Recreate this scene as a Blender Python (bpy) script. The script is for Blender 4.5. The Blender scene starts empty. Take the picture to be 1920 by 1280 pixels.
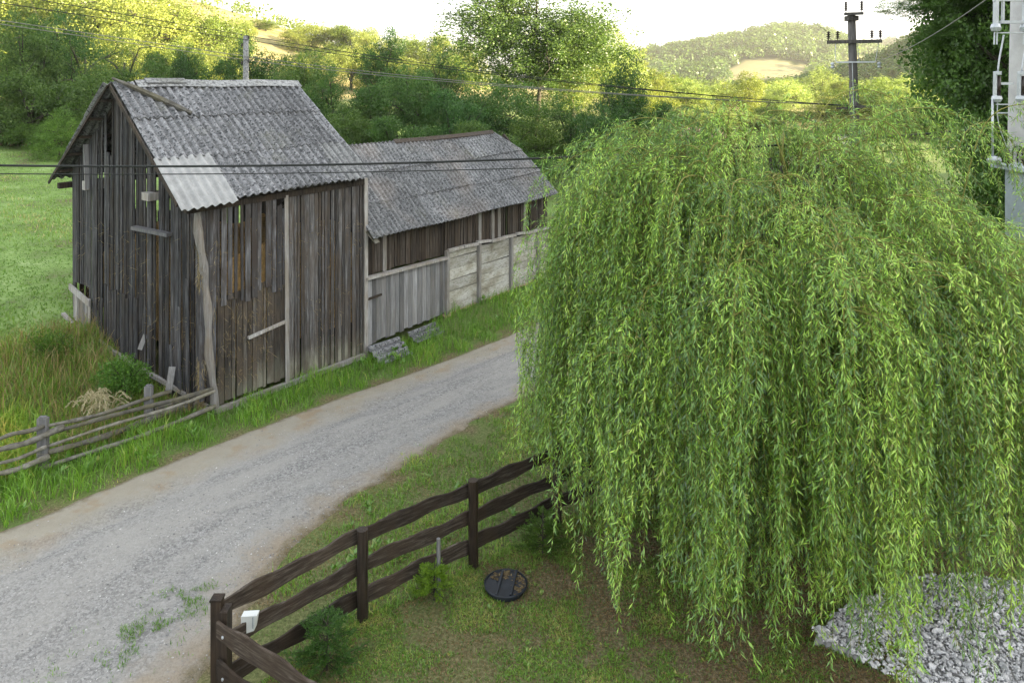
import bpy, bmesh, math, random
import numpy as np
from mathutils import Vector, Matrix
R = np.random.default_rng(7)
random.seed(7)
sc = bpy.context.scene
col = sc.collection

# ---------------------------------------------------------------- camera, world, sun, exposure
H = 6.5
cd = bpy.data.cameras.new('camera'); cam = bpy.data.objects.new('camera', cd); col.objects.link(cam)
cam.location = (0, 0, H); cam.rotation_euler = (math.radians(90), 0, 0)
cd.sensor_width = 36; cd.lens = 25.875; cd.shift_y = -0.2526; cd.clip_end = 6000; cd.clip_start = 0.1
sc.camera = cam
SUN_EL, SUN_AZ = math.radians(11), math.radians(107)
w = bpy.data.worlds.new('World'); sc.world = w; w.use_nodes = True
wn = w.node_tree; bg = wn.nodes['Background']
sky = wn.nodes.new('ShaderNodeTexSky'); sky.sky_type = 'NISHITA'; sky.sun_disc = False
sky.sun_elevation = SUN_EL; sky.sun_rotation = SUN_AZ; sky.dust_density = 3.0; sky.air_density = 1.0
hs = wn.nodes.new('ShaderNodeHueSaturation'); hs.inputs['Saturation'].default_value = 0.34; hs.inputs['Value'].default_value = 1.25
gm = wn.nodes.new('ShaderNodeGamma'); gm.inputs['Gamma'].default_value = 0.6      # flattens the sky, lifting the zenith for added light from above
wn.links.new(sky.outputs[0], hs.inputs['Color']); wn.links.new(hs.outputs[0], gm.inputs[0]); wn.links.new(gm.outputs[0], bg.inputs[0])
bg.inputs[1].default_value = 0.15
ld = bpy.data.lights.new('sun', 'SUN'); ld.energy = 5.0; ld.angle = math.radians(0.5); ld.color = (1.0, 0.80, 0.54)
lo = bpy.data.objects.new('sun', ld); col.objects.link(lo)
sd = Vector((math.sin(SUN_AZ) * math.cos(SUN_EL), math.cos(SUN_AZ) * math.cos(SUN_EL), math.sin(SUN_EL)))
lo.rotation_euler = sd.to_track_quat('Z', 'Y').to_euler(); lo.location = sd * 60
vs = sc.view_settings; vs.view_transform = 'Standard'; vs.look = 'None'; vs.gamma = 1; vs.use_curve_mapping = False
vs.exposure = 3.0
sc.cycles.max_bounces = 6; sc.cycles.diffuse_bounces = 1; sc.cycles.transmission_bounces = 4
sc.cycles.volume_bounces = 0
sc.cycles.sample_clamp_indirect = 6

# ---------------------------------------------------------------- helpers
def tag(o, label=None, cat=None, group=None, kind=None):
    if label: o['label'] = label
    if cat: o['category'] = cat
    if group: o['group'] = group
    if kind: o['kind'] = kind
    return o
def empty(name, loc, label, cat, group=None, rz=0):
    o = bpy.data.objects.new(name, None); col.objects.link(o); o.location = loc; o.rotation_euler[2] = rz
    o.empty_display_size = 0.2
    return tag(o, label, cat, group)
def link(name, me, m=None, parent=None):
    o = bpy.data.objects.new(name, me); col.objects.link(o)
    if m is not None and not me.materials: me.materials.append(m)
    if parent is not None:
        o.parent = parent
        o.matrix_parent_inverse = parent_inv(parent)
    return o
def parent_inv(p):
    # meshes are written in world coordinates: cancel the thing's own offset; a part already sits at the world origin
    if p.parent is not None or p.type == 'MESH': return Matrix.Identity(4)
    return Matrix.LocRotScale(p.location, p.rotation_euler, p.scale).inverted()
def mk(name, verts, faces, attrs=None, smooth=False):
    """faces: int array (n,k) or list of such arrays"""
    me = bpy.data.meshes.new(name)
    verts = np.asarray(verts, dtype=np.float32).reshape(-1, 3)
    if not isinstance(faces, list): faces = [faces]
    faces = [np.asarray(f, dtype=np.int32) for f in faces if len(f)]
    loops = np.concatenate([f.ravel() for f in faces]); tot = np.concatenate([np.full(len(f), f.shape[1]) for f in faces])
    me.vertices.add(len(verts)); me.vertices.foreach_set('co', verts.ravel())
    me.loops.add(len(loops)); me.loops.foreach_set('vertex_index', loops)
    me.polygons.add(len(tot)); me.polygons.foreach_set('loop_start', np.concatenate([[0], np.cumsum(tot)[:-1]]).astype(np.int32))
    if smooth: me.polygons.foreach_set('use_smooth', np.ones(len(tot), dtype=bool))
    else: me.polygons.foreach_set('use_smooth', np.zeros(len(tot), dtype=bool))
    me.update(calc_edges=True)
    for k, a in (attrs or {}).items():
        at = me.attributes.new(k, 'FLOAT', 'POINT'); at.data.foreach_set('value', np.asarray(a, dtype=np.float32))
    return me
class MB:
    """collects boxes, tubes and grids into one mesh; 'rnd' differs per piece"""
    def __init__(s): s.v = []; s.q = []; s.t = []; s.r = []; s.n = 0; s.w = []
    def add(s, v, q=None, t=None, rnd=None, wave=None):
        v = np.asarray(v, float).reshape(-1, 3); s.w.append(np.zeros(len(v)) if wave is None else np.asarray(wave).ravel())
        if q is not None and len(q): s.q.append(np.asarray(q) + s.n)
        if t is not None and len(t): s.t.append(np.asarray(t) + s.n)
        r = R.random() if rnd is None else rnd
        s.v.append(v); s.r.append(np.full(len(v), r)); s.n += len(v); return s
    def hexa(s, c, rnd=None):
        # c: 8 corners, 0-3 bottom ring, 4-7 top ring
        return s.add(c, [[0, 3, 2, 1], [4, 5, 6, 7], [0, 1, 5, 4], [1, 2, 6, 5], [2, 3, 7, 6], [3, 0, 4, 7]], rnd=rnd)
    def box(s, c, size, ax=None, rnd=None):
        c = np.asarray(c, float); X, Y, Z = ax if ax is not None else (np.array([1, 0, 0.]), np.array([0, 1, 0.]), np.array([0, 0, 1.]))
        a, b, h = [k / 2 for k in size]
        p = [c + i * a * X + j * b * Y + k * h * Z for k in (-1, 1) for i, j in ((-1, -1), (1, -1), (1, 1), (-1, 1))]
        return s.hexa(np.array(p), rnd)
    def bar(s, p0, p1, w, t, up=(0, 0, 1), rnd=None):
        p0 = np.asarray(p0, float); p1 = np.asarray(p1, float); d = p1 - p0; L = np.linalg.norm(d); d /= L
        y = np.cross(up, d); n = np.linalg.norm(y); y = y / n if n > 1e-6 else np.array([1., 0, 0]); z = np.cross(d, y)
        return s.box((p0 + p1) / 2, (L, w, t), (d, y, z), rnd)
    def tube(s, pts, r, n=8, rnd=None, cap=True):
        pts = np.asarray(pts, float); m = len(pts); r = np.broadcast_to(np.asarray(r, float), (m,))
        d = np.gradient(pts, axis=0); d /= np.linalg.norm(d, axis=1)[:, None] + 1e-9
        ref = np.array([0, 0, 1.]) if abs(d[0, 2]) < 0.9 else np.array([1., 0, 0])
        a = np.cross(d, ref); a /= np.linalg.norm(a, axis=1)[:, None] + 1e-9; b = np.cross(d, a)
        th = np.arange(n) / n * 2 * math.pi
        v = pts[:, None] + r[:, None, None] * (np.cos(th)[None, :, None] * a[:, None] + np.sin(th)[None, :, None] * b[:, None])
        v = v.reshape(-1, 3); i = np.arange(m - 1)[:, None] * n; j = np.arange(n)[None]; k = (j + 1) % n
        q = np.stack([i + j, i + k, i + n + k, i + n + j], -1).reshape(-1, 4); t = []
        if cap:
            v = np.concatenate([v, pts[:1], pts[-1:]]); jj = np.arange(n); kk = (jj + 1) % n
            t = np.concatenate([np.stack([kk, jj, np.full(n, m * n)], -1), np.stack([(m - 1) * n + jj, (m - 1) * n + kk, np.full(n, m * n + 1)], -1)])
        return s.add(v, q, t, rnd)
    def lathe(s, c, prof, n=24, rnd=None, axis=None):
        c = np.asarray(c, float); th = np.arange(n) / n * 2 * math.pi; prof = np.asarray(prof, float); m = len(prof)
        v = np.stack([prof[:, None, 0] * np.cos(th), prof[:, None, 0] * np.sin(th), np.repeat(prof[:, 1:2], n, 1)], -1).reshape(-1, 3)
        if axis is not None:
            q_ = Vector((0, 0, 1)).rotation_difference(Vector(axis)); v = v @ np.array(q_.to_matrix()).T
        v = v + c; i = np.arange(m - 1)[:, None] * n; j = np.arange(n)[None]; k = (j + 1) % n
        q = np.stack([i + j, i + k, i + n + k, i + n + j], -1).reshape(-1, 4)
        return s.add(v, q, rnd=rnd)
    def grid(s, P, rnd=None, wave=None):
        P = np.asarray(P, float); a, b = P.shape[:2]; i = np.arange(a - 1)[:, None] * b; j = np.arange(b - 1)[None]
        q = np.stack([i + j, i + j + 1, i + b + j + 1, i + b + j], -1).reshape(-1, 4)
        return s.add(P.reshape(-1, 3), q, rnd=rnd, wave=wave)
    def mesh(s, name, smooth=False):
        return mk(name, np.concatenate(s.v), [np.concatenate(x) for x in (s.q, s.t) if x], {'rnd': np.concatenate(s.r), 'wave': np.concatenate(s.w)}, smooth)
    def build(s, name, m, parent=None, smooth=False):
        return link(name, s.mesh(name, smooth), m, parent)
def sm(a, b, x):
    t = np.clip((np.asarray(x, float) - a) / (b - a), 0, 1); return t * t * (3 - 2 * t)
def vnoise(x, y, s=1.0, seed=0):
    """smooth value noise, -1..1"""
    x = np.asarray(x, float) / s + 1000; y = np.asarray(y, float) / s + 1000
    xi = np.floor(x).astype(np.int64); yi = np.floor(y).astype(np.int64); fx = x - xi; fy = y - yi
    fx = fx * fx * (3 - 2 * fx); fy = fy * fy * (3 - 2 * fy)
    def h(i, j):
        n = (i * 374761393 + j * 668265263 + seed * 1274126177) & 0x7fffffff
        n = ((n ^ (n >> 13)) * 1274126177) & 0x7fffffff
        return ((n ^ (n >> 16)) & 0xffff) / 32767.5 - 1
    return (h(xi, yi) * (1 - fx) + h(xi + 1, yi) * fx) * (1 - fy) + (h(xi, yi + 1) * (1 - fx) + h(xi + 1, yi + 1) * fx) * fy
def fb(x, y, s, seed=0): return 0.55 * vnoise(x, y, s, seed) + 0.3 * vnoise(x, y, s / 2.1, seed + 1) + 0.15 * vnoise(x, y, s / 4.3, seed + 2)
def ground_at(px, py, z=0.0):
    y = 1380 * (H - z) / (py - 155); return np.array([(px - 960) / 1380 * y, y, z])

# barn frames: s along the front wall, v away from the road
class Fr:
    def __init__(s, A, B):
        s.A = np.array(A[:2], float); d = np.array(B[:2]) - s.A; s.L = np.linalg.norm(d); s.u = d / s.L; s.n = np.array([-s.u[1], s.u[0]])
    def P(s, a, b, z=None):
        p = s.A + np.asarray(a)[..., None] * s.u + np.asarray(b)[..., None] * s.n
        if z is None: return p
        return np.concatenate([p, np.broadcast_to(np.asarray(z, float), p.shape[:-1])[..., None]], -1)
    def sv(s, x, y):
        dx = np.asarray(x) - s.A[0]; dy = np.asarray(y) - s.A[1]; return dx * s.u[0] + dy * s.u[1], dx * s.n[0] + dy * s.n[1]
F1 = Fr((-5.87, 14.47), (-3.48, 17.35)); F2 = Fr((-3.48, 17.35), (0.67, 23.0))

# ---------------------------------------------------------------- materials
class NT:
    def __init__(s, name):
        s.m = bpy.data.materials.new(name); s.m.use_nodes = True; s.t = s.m.node_tree; s.t.nodes.clear()
        s.out = s.t.nodes.new('ShaderNodeOutputMaterial'); s._o = None
    def n(s, typ, ins=None, **kw):
        nd = s.t.nodes.new('ShaderNode' + typ)
        for k, v in kw.items(): setattr(nd, k, v)
        for k, v in (ins or {}).items():
            sk = nd.inputs[k]
            if hasattr(v, 'is_output') or isinstance(v, bpy.types.NodeSocket): s.t.links.new(v, sk)
            else: sk.default_value = v
        return nd
    def obj(s):
        if s._o is None: s._o = s.n('TexCoord').outputs['Object']
        return s._o
    def mapped(s, scale, rot=(0, 0, 0), vec=None):
        return s.n('Mapping', {'Vector': vec or s.obj(), 'Scale': scale, 'Rotation': rot}).outputs[0]
    def noise(s, scale, detail=4, rough=0.6, vec=None, dist=0):
        return s.n('TexNoise', {'Vector': vec or s.obj(), 'Scale': scale, 'Detail': detail, 'Roughness': rough, 'Distortion': dist}).outputs['Fac']
    def vor(s, scale, vec=None, feature='F1', rand=1, out='Distance'):
        return s.n('TexVoronoi', {'Vector': vec or s.obj(), 'Scale': scale, 'Randomness': rand}, feature=feature).outputs[out]
    def ramp(s, fac, stops, interp='LINEAR'):
        nd = s.n('ValToRGB', {'Fac': fac}); cr = nd.color_ramp; cr.interpolation = interp
        while len(cr.elements) < len(stops): cr.elements.new(0.5)
        for e, (p, c) in zip(cr.elements, stops):
            e.position = p; e.color = (*c, 1) if not isinstance(c, (int, float)) else (c, c, c, 1)
        return nd.outputs[0]
    def mix(s, f, a, b, mode='MIX'):
        nd = s.n('Mix', data_type='RGBA', blend_type=mode)
        for i, v in ((0, f), (6, a), (7, b)):
            sk = nd.inputs[i]
            if isinstance(v, bpy.types.NodeSocket): s.t.links.new(v, sk)
            else: sk.default_value = v if i == 0 else ((*v, 1) if not isinstance(v, (int, float)) else (v, v, v, 1))
        return nd.outputs[2]
    def math(s, op, a, b=0.0, c=0.0):
        nd = s.n('Math', operation=op)
        for i, v in enumerate((a, b, c)):
            if isinstance(v, bpy.types.NodeSocket): s.t.links.new(v, nd.inputs[i])
            else: nd.inputs[i].default_value = v
        return nd.outputs[0]
    def attr(s, name): return s.n('Attribute', attribute_name=name).outputs['Fac']
    def bump(s, h, strength=0.5, dist=0.01): return s.n('Bump', {'Height': h, 'Strength': strength, 'Distance': dist}).outputs[0]
    def fin(s, colr, rough=0.8, bump=None, metal=0.0, spec=0.3):
        p = s.n('BsdfPrincipled')
        for k, v in (('Base Color', colr), ('Roughness', rough), ('Metallic', metal), ('Specular IOR Level', spec)):
            if isinstance(v, bpy.types.NodeSocket): s.t.links.new(v, p.inputs[k])
            else: p.inputs[k].default_value = (*v, 1) if isinstance(v, tuple) else v
        if bump is not None: s.t.links.new(bump, p.inputs['Normal'])
        s.t.links.new(p.outputs[0], s.out.inputs[0]); return s.m
def leaf_mat(name, stops, transl=0.35, back=None, use_obj=True, gloss=0.06):
    t = NT(name); c = t.ramp(t.attr('rnd'), stops)
    if use_obj:
        oi = t.n('ObjectInfo').outputs['Color']; c = t.mix(1.0, c, oi, 'MULTIPLY')
    if back is not None:
        c = t.mix(t.n('NewGeometry').outputs['Backfacing'], c, t.mix(0.75, c, back))
    d = t.n('BsdfDiffuse', {'Color': c}).outputs[0]
    tc = t.mix(1.0, c, (1.15, 1.12, 0.6), 'MULTIPLY')
    tr = t.n('BsdfTranslucent', {'Color': tc}).outputs[0]
    g = t.n('BsdfGlossy', {'Color': (1, 1, 1, 1), 'Roughness': 0.42}).outputs[0]
    m1 = t.n('MixShader', {0: transl, 1: d, 2: tr}).outputs[0]
    m2 = t.n('MixShader', {0: gloss, 1: m1, 2: g}).outputs[0]
    t.t.links.new(m2, t.out.inputs[0]); return t.m
def wood_mat(name, dark, mid, light, brown, brown_amt=0.4, zs=1.2, rough=0.85, axis='z', splash=False):
    t = NT(name); r = t.attr('rnd')
    off = t.n('CombineXYZ', {'X': t.math('MULTIPLY', r, 37.0), 'Y': t.math('MULTIPLY', r, 91.0), 'Z': t.math('MULTIPLY', r, 17.0)}).outputs[0]
    v = t.n('VectorMath', {0: t.obj(), 1: off}, operation='ADD').outputs[0]
    sc_ = {'z': (26, 26, zs), 'h': (zs, zs, 26), 'x': (5, 5, 5)}[axis]
    g = t.noise(1.6, 6, 0.65, t.mapped(sc_, vec=v), 0.4)
    g2 = t.noise(1.0, 5, 0.7, t.mapped((3, 3, 1.1), vec=v))
    c = t.ramp(g, [(0.28, dark), (0.5, mid), (0.72, light)])
    if splash:
        zz = t.n('SeparateXYZ', {0: t.obj()}).outputs[2]; zz = t.math('ADD', zz, t.math('MULTIPLY', t.math('SUBTRACT', g2, 0.5), 0.9))
        c = t.mix(t.ramp(zz, [(0.25, 0.8), (0.75, 0.0)]), c, (0.24, 0.24, 0.19))
    tone = t.math('MULTIPLY_ADD', r, 0.95, 0.42)
    c = t.mix(1.0, c, t.n('CombineColor', {0: tone, 1: tone, 2: tone}).outputs[0], 'MULTIPLY')
    b = t.math('MULTIPLY', t.ramp(g2, [(0.42, 0.0), (0.62, 1.0)]), brown_amt)
    c = t.mix(b, c, brown)
    return t.fin(c, rough, t.bump(g, 0.7, 0.012), spec=0.2)
def simple(name, c, rough=0.6, metal=0.0, var=0.25, scale=8, bump=0.2):
    t = NT(name); n = t.noise(scale, 5, 0.65)
    lo = tuple(k * (1 - var) for k in c); hi = tuple(min(1, k * (1 + var)) for k in c)
    return t.fin(t.ramp(n, [(0.3, lo), (0.7, hi)]), rough, t.bump(n, bump, 0.005), metal)
M = {}
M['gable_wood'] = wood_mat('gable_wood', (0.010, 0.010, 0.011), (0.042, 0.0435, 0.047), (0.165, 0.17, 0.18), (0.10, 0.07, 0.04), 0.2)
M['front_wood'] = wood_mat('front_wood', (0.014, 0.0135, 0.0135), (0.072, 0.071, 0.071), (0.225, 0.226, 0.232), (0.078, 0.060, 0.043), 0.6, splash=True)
M['door_wood'] = wood_mat('door_wood', (0.016, 0.015, 0.013), (0.072, 0.066, 0.059), (0.19, 0.18, 0.168), (0.088, 0.069, 0.050), 0.7, splash=True)
M['upper_wood'] = wood_mat('upper_wood', (0.02, 0.02, 0.021), (0.085, 0.087, 0.092), (0.215, 0.22, 0.235), (0.045, 0.036, 0.03), 0.85)
M['dark_wood'] = wood_mat('dark_wood', (0.014, 0.012, 0.010), (0.05, 0.043, 0.037), (0.13, 0.115, 0.10), (0.07, 0.05, 0.033), 0.5)
M['grey_wood'] = wood_mat('grey_wood', (0.10, 0.105, 0.11), (0.20, 0.205, 0.215), (0.32, 0.33, 0.34), (0.2, 0.18, 0.15), 0.3)
M['pale_wood'] = wood_mat('pale_wood', (0.12, 0.115, 0.105), (0.26, 0.255, 0.245), (0.42, 0.42, 0.42), (0.2, 0.16, 0.11), 0.5)
M['rail_wood'] = wood_mat('rail_wood', (0.07, 0.065, 0.055), (0.17, 0.165, 0.145), (0.30, 0.295, 0.27), (0.13, 0.12, 0.07), 0.5, axis='x')
M['fence_wood'] = wood_mat('fence_wood', (0.012, 0.010, 0.008), (0.042, 0.033, 0.026), (0.12, 0.105, 0.09), (0.055, 0.038, 0.025), 0.5, zs=2.5, rough=0.85, axis='h')
M['fence_post'] = wood_mat('fence_post', (0.012, 0.010, 0.008), (0.032, 0.025, 0.02), (0.075, 0.062, 0.052), (0.055, 0.035, 0.02), 0.5, rough=0.6)
M['bark'] = wood_mat('bark', (0.018, 0.016, 0.012), (0.05, 0.045, 0.035), (0.10, 0.09, 0.072), (0.07, 0.07, 0.035), 0.4)
M['pole_wood'] = wood_mat('pole_wood', (0.03, 0.03, 0.028), (0.085, 0.083, 0.08), (0.17, 0.165, 0.16), (0.07, 0.055, 0.04), 0.4)
def m_white():
    t = NT('whitewash'); n = t.noise(1.7, 7, 0.7, t.mapped((1, 1, 2.2))); n2 = t.noise(9, 5, 0.75, t.mapped((1, 1, 3)))
    c = t.ramp(n, [(0.3, (0.22, 0.20, 0.15)), (0.47, (0.38, 0.375, 0.32)), (0.62, (0.52, 0.525, 0.50))])
    c = t.mix(t.ramp(n2, [(0.5, 0.0), (0.66, 0.8)]), c, (0.16, 0.15, 0.125))
    tone = t.math('MULTIPLY_ADD', t.attr('rnd'), 0.4, 0.72); c = t.mix(1.0, c, t.n('CombineColor', {0: tone, 1: tone, 2: tone}).outputs[0], 'MULTIPLY')
    return t.fin(c, 0.9, t.bump(n2, 0.5, 0.01), spec=0.1)
M['whitewash'] = m_white()
def m_roof(name, base, lo, spots, warm=0.0):
    t = NT(name); r = t.attr('rnd')
    off = t.n('CombineXYZ', {'X': t.math('MULTIPLY', r, 9.0), 'Y': t.math('MULTIPLY', r, 5.0), 'Z': 0.0}).outputs[0]
    v = t.n('VectorMath', {0: t.obj(), 1: off}, operation='ADD').outputs[0]
    n = t.noise(3, 6, 0.7, v); f = t.noise(34, 4, 0.75, v)
    c = t.ramp(n, [(0.3, lo), (0.65, base)])
    c = t.mix(t.ramp(f, [(0.45, 0.0), (0.75, 0.5)]), c, (0.52, 0.53, 0.54))
    c = t.mix(t.ramp(t.noise(15, 3, 0.6, v), [(0.40, 0.75), (0.50, 0.0)]), c, (0.075, 0.078, 0.082))
    d = t.n('TexVoronoi', {'Vector': t.n('VectorMath', {0: v, 1: t.n('TexNoise', {'Vector': v, 'Scale': 16.0}).outputs['Color']}, operation='MULTIPLY_ADD').outputs[0] if False else v, 'Scale': 12.5, 'Randomness': 1.0})
    dn = t.math('ADD', d.outputs['Distance'], t.math('MULTIPLY', t.math('SUBTRACT', f, 0.5), 1.1))
    c = t.mix(t.math('MULTIPLY', t.ramp(dn, [(0.27, 1.0), (0.36, 0.0)]), spots), c, (0.035, 0.038, 0.042))
    c = t.mix(t.math('MULTIPLY', t.ramp(t.attr('wave'), [(0.0, 1.0), (0.45, 0.0)]) if False else t.ramp(t.math('MULTIPLY_ADD', t.attr('wave'), 0.5, 0.5), [(0.15, 0.75), (0.5, 0.0)]), t.ramp(f, [(0.3, 1.0), (0.7, 0.45)])), c, (0.07, 0.073, 0.075))  # troughs darkened as dirt and as painted shading of the corrugation
    moss = t.ramp(t.noise(1.1, 3, 0.6, v), [(0.58, 0.0), (0.72, 0.45)]); c = t.mix(t.math('MULTIPLY', moss, t.ramp(f, [(0.4, 0.2), (0.6, 1.0)])), c, (0.13, 0.13, 0.07))
    if warm: c = t.mix(t.math('MULTIPLY', t.ramp(t.noise(0.55, 2), [(0.55, 0.0), (0.7, 1.0)]), warm), c, (0.45, 0.36, 0.29))
    tone = t.math('MULTIPLY_ADD', r, 0.35, 0.78); c = t.mix(1.0, c, t.n('CombineColor', {0: tone, 1: tone, 2: tone}).outputs[0], 'MULTIPLY')
    return t.fin(c, 0.9, t.bump(f, 0.5, 0.01), spec=0.15)
M['roof'] = m_roof('corrugated_roof', (0.22, 0.227, 0.24), (0.11, 0.114, 0.122), 0.9)
M['roof_low'] = m_roof('corrugated_roof_low', (0.24, 0.248, 0.258), (0.12, 0.127, 0.135), 0.8, 0.15)
M['roof_new'] = simple('new_sheet', (0.30, 0.308, 0.308), 0.85, 0, 0.22, 5)
M['roof_plain'] = m_roof('smooth_sheet', (0.25, 0.26, 0.26), (0.15, 0.155, 0.155), 0.1)
M['hay'] = simple('hay', (0.34, 0.22, 0.085), 0.95, 0, 0.6, 14, 1.0)
M['concrete'] = simple('concrete', (0.36, 0.36, 0.35), 0.9, 0, 0.12, 5)
M['steel'] = simple('galvanised_steel', (0.42, 0.45, 0.48), 0.45, 0.4, 0.15)
M['tank'] = simple('transformer_paint', (0.33, 0.38, 0.41), 0.5, 0.1, 0.1)
M['porcelain'] = simple('brown_porcelain', (0.03, 0.022, 0.02), 0.25, 0, 0.2)
M['black'] = simple('black_plastic', (0.018, 0.022, 0.028), 0.45, 0, 0.4)
M['cable'] = simple('black_cable', (0.014, 0.017, 0.016), 0.6)
M['wire'] = simple('aluminium_wire', (0.16, 0.16, 0.15), 0.5, 0.3)
M['white_paint'] = simple('white_panel', (0.62, 0.65, 0.64), 0.5, 0, 0.06)
M['plaster'] = simple('pale_plaster', (0.55, 0.5, 0.42), 0.9)
M['earth'] = simple('earth_plinth', (0.33, 0.24, 0.15), 0.95, 0, 0.35, 6, 0.8)
M['tiles'] = simple('pink_tile_roof', (0.42, 0.24, 0.19), 0.85, 0, 0.3, 4)
M['litter'] = simple('lid_litter', (0.16, 0.11, 0.07), 0.95, 0, 0.6, 25, 1)
def m_stone():
    t = NT('white_stone'); n = t.noise(6, 6, 0.7); r = t.attr('rnd'); oi = t.n('ObjectInfo').outputs['Random']
    c = t.ramp(n, [(0.3, (0.48, 0.485, 0.50)), (0.65, (0.74, 0.745, 0.76))])
    tone = t.math('MULTIPLY_ADD', t.math('FRACT', t.math('ADD', r, oi)), 0.4, 0.7); c = t.mix(1.0, c, t.n('CombineColor', {0: tone, 1: tone, 2: tone}).outputs[0], 'MULTIPLY')
    return t.fin(c, 0.9, t.bump(n, 0.5, 0.01))
M['stone'] = m_stone()
def m_pebble():
    t = NT('gravel_pebbles'); c = t.ramp(t.attr('rnd'), [(0.0, (0.13, 0.13, 0.13)), (0.45, (0.25, 0.25, 0.25)), (0.85, (0.37, 0.37, 0.36)), (1.0, (0.55, 0.55, 0.53))])
    return t.fin(c, 0.85)
M['pebble'] = m_pebble()
def m_road():
    t = NT('gravel_road'); a = t.attr('across'); al = t.attr('along')
    # crushed stone: voronoi cells of several sizes, long tyre streaks, clay margins
    v1 = t.vor(34, out='Color'); g1 = t.n('SeparateColor', {0: v1}).outputs[0]
    v2 = t.vor(75, out='Color'); g2 = t.n('SeparateColor', {0: v2}).outputs[1]
    d1 = t.vor(34); cell = t.math('MULTIPLY_ADD', g1, 0.6, t.math('MULTIPLY', g2, 0.4))
    st = t.ramp(cell, [(0.1, (0.14, 0.139, 0.135)), (0.5, (0.225, 0.223, 0.216)), (0.9, (0.33, 0.327, 0.317))])
    cv = t.n('CombineXYZ', {'X': t.math('MULTIPLY', a, 5.0), 'Y': t.math('MULTIPLY', al, 0.35), 'Z': 0.0}).outputs[0]
    streak = t.noise(1.3, 5, 0.65, cv, 0.6)
    fine = t.noise(60, 4, 0.8)
    dust = t.mix(t.ramp(fine, [(0.3, 0.0), (0.7, 1.0)]), (0.255, 0.249, 0.232), (0.345, 0.338, 0.315))
    c = t.mix(t.math('MULTIPLY', t.ramp(streak, [(0.38, 0.0), (0.6, 1.0)]), 0.8), st, dust)
    nz = t.math('ADD', a, t.math('MULTIPLY', t.math('SUBTRACT', t.noise(1.1, 6, 0.7), 0.5), 0.35))
    clay = t.mix(t.noise(3.0, 6, 0.75), (0.22, 0.198, 0.155), (0.35, 0.332, 0.275))
    clay = t.mix(t.ramp(t.noise(1.9, 4, 0.6), [(0.52, 0.0), (0.64, 0.6)]), clay, (0.26, 0.195, 0.12))
    c = t.mix(t.ramp(nz, [(0.16, 1.0), (0.36, 0.0)]), c, clay)
    c = t.mix(t.ramp(nz, [(0.84, 0.0), (0.97, 0.75)]), c, (0.27, 0.22, 0.155))
    ed = t.math('ADD', t.math('MULTIPLY', t.math('ABSOLUTE', t.math('SUBTRACT', a, 0.5)), 2.0), t.math('MULTIPLY', t.math('SUBTRACT', t.noise(4.0, 7, 0.75), 0.5), 0.28))
    c = t.mix(t.ramp(ed, [(0.88, 0.0), (0.97, 0.9)]), c, t.ramp(fine, [(0.3, (0.05, 0.045, 0.025)), (0.5, (0.12, 0.10, 0.055)), (0.7, (0.24, 0.20, 0.13))]))
    h = t.math('ADD', t.math('MULTIPLY', d1, -1.0), t.math('MULTIPLY', fine, 0.6))
    return t.fin(c, 0.95, t.bump(h, 0.55, 0.02), spec=0.1)
M['road'] = m_road()
def m_ground():
    t = NT('grassy_ground'); d = t.attr('dry'); so = t.attr('soil'); me = t.attr('meadow')
    n = t.noise(0.8, 8, 0.7); f = t.noise(22, 6, 0.8); L = t.noise(0.09, 5, 0.6)
    g = t.ramp(f, [(0.3, (0.035, 0.06, 0.018)), (0.5, (0.095, 0.15, 0.04)), (0.68, (0.18, 0.24, 0.08))])
    g = t.mix(t.ramp(n, [(0.4, 0.0), (0.7, 0.6)]), g, t.mix(f, (0.10, 0.10, 0.04), (0.21, 0.19, 0.08)))
    s = t.ramp(f, [(0.32, (0.035, 0.028, 0.016)), (0.5, (0.13, 0.098, 0.06)), (0.68, (0.30, 0.245, 0.16))])
    c = t.mix(t.math('MULTIPLY', so, t.ramp(n, [(0.25, 0.7), (0.6, 1.0)])), g, s)
    c = t.mix(d, c, t.ramp(t.noise(0.25, 9, 0.75), [(0.35, (0.17, 0.15, 0.055)), (0.65, (0.34, 0.29, 0.14))]))
    c = t.mix(me, c, t.ramp(t.noise(0.55, 9, 0.75), [(0.36, (0.13, 0.12, 0.065)), (0.46, (0.13, 0.19, 0.06)), (0.54, (0.16, 0.25, 0.07)), (0.66, (0.25, 0.33, 0.14))]))
    return t.fin(c, 0.95, t.bump(f, 0.4, 0.03), spec=0.1)
M['ground'] = m_ground()
def m_far():
    t = NT('far_hill_ground'); m = t.attr('meadow')
    n = t.noise(0.02, 6, 0.7)
    c = t.mix(m, (0.035, 0.055, 0.018), t.mix(n, (0.17, 0.16, 0.08), (0.28, 0.26, 0.14)))
    return t.fin(c, 1.0, spec=0.0)
M['far_hill'] = m_far()
M['willow_leaf'] = leaf_mat('willow_leaf', [(0.0, (0.028, 0.080, 0.010)), (0.25, (0.085, 0.21, 0.020)), (0.55, (0.25, 0.46, 0.040)), (0.9, (0.46, 0.68, 0.085)), (1.0, (0.38, 0.40, 0.12))], 0.22, (0.17, 0.30, 0.12), False, 0.06)
M['willow_twig'] = simple('willow_twig', (0.20, 0.20, 0.045), 0.6, 0, 0.35)
M['leaf'] = leaf_mat('tree_leaf', [(0.0, (0.035, 0.07, 0.016)), (0.5, (0.07, 0.13, 0.028)), (1.0, (0.125, 0.20, 0.045))], 0.38, gloss=0.02)
M['grass'] = leaf_mat('grass_blade', [(0.0, (0.05, 0.12, 0.015)), (0.5, (0.09, 0.21, 0.025)), (0.88, (0.16, 0.30, 0.045)), (1.0, (0.30, 0.32, 0.11))], 0.3, None, True, 0.05)
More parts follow.
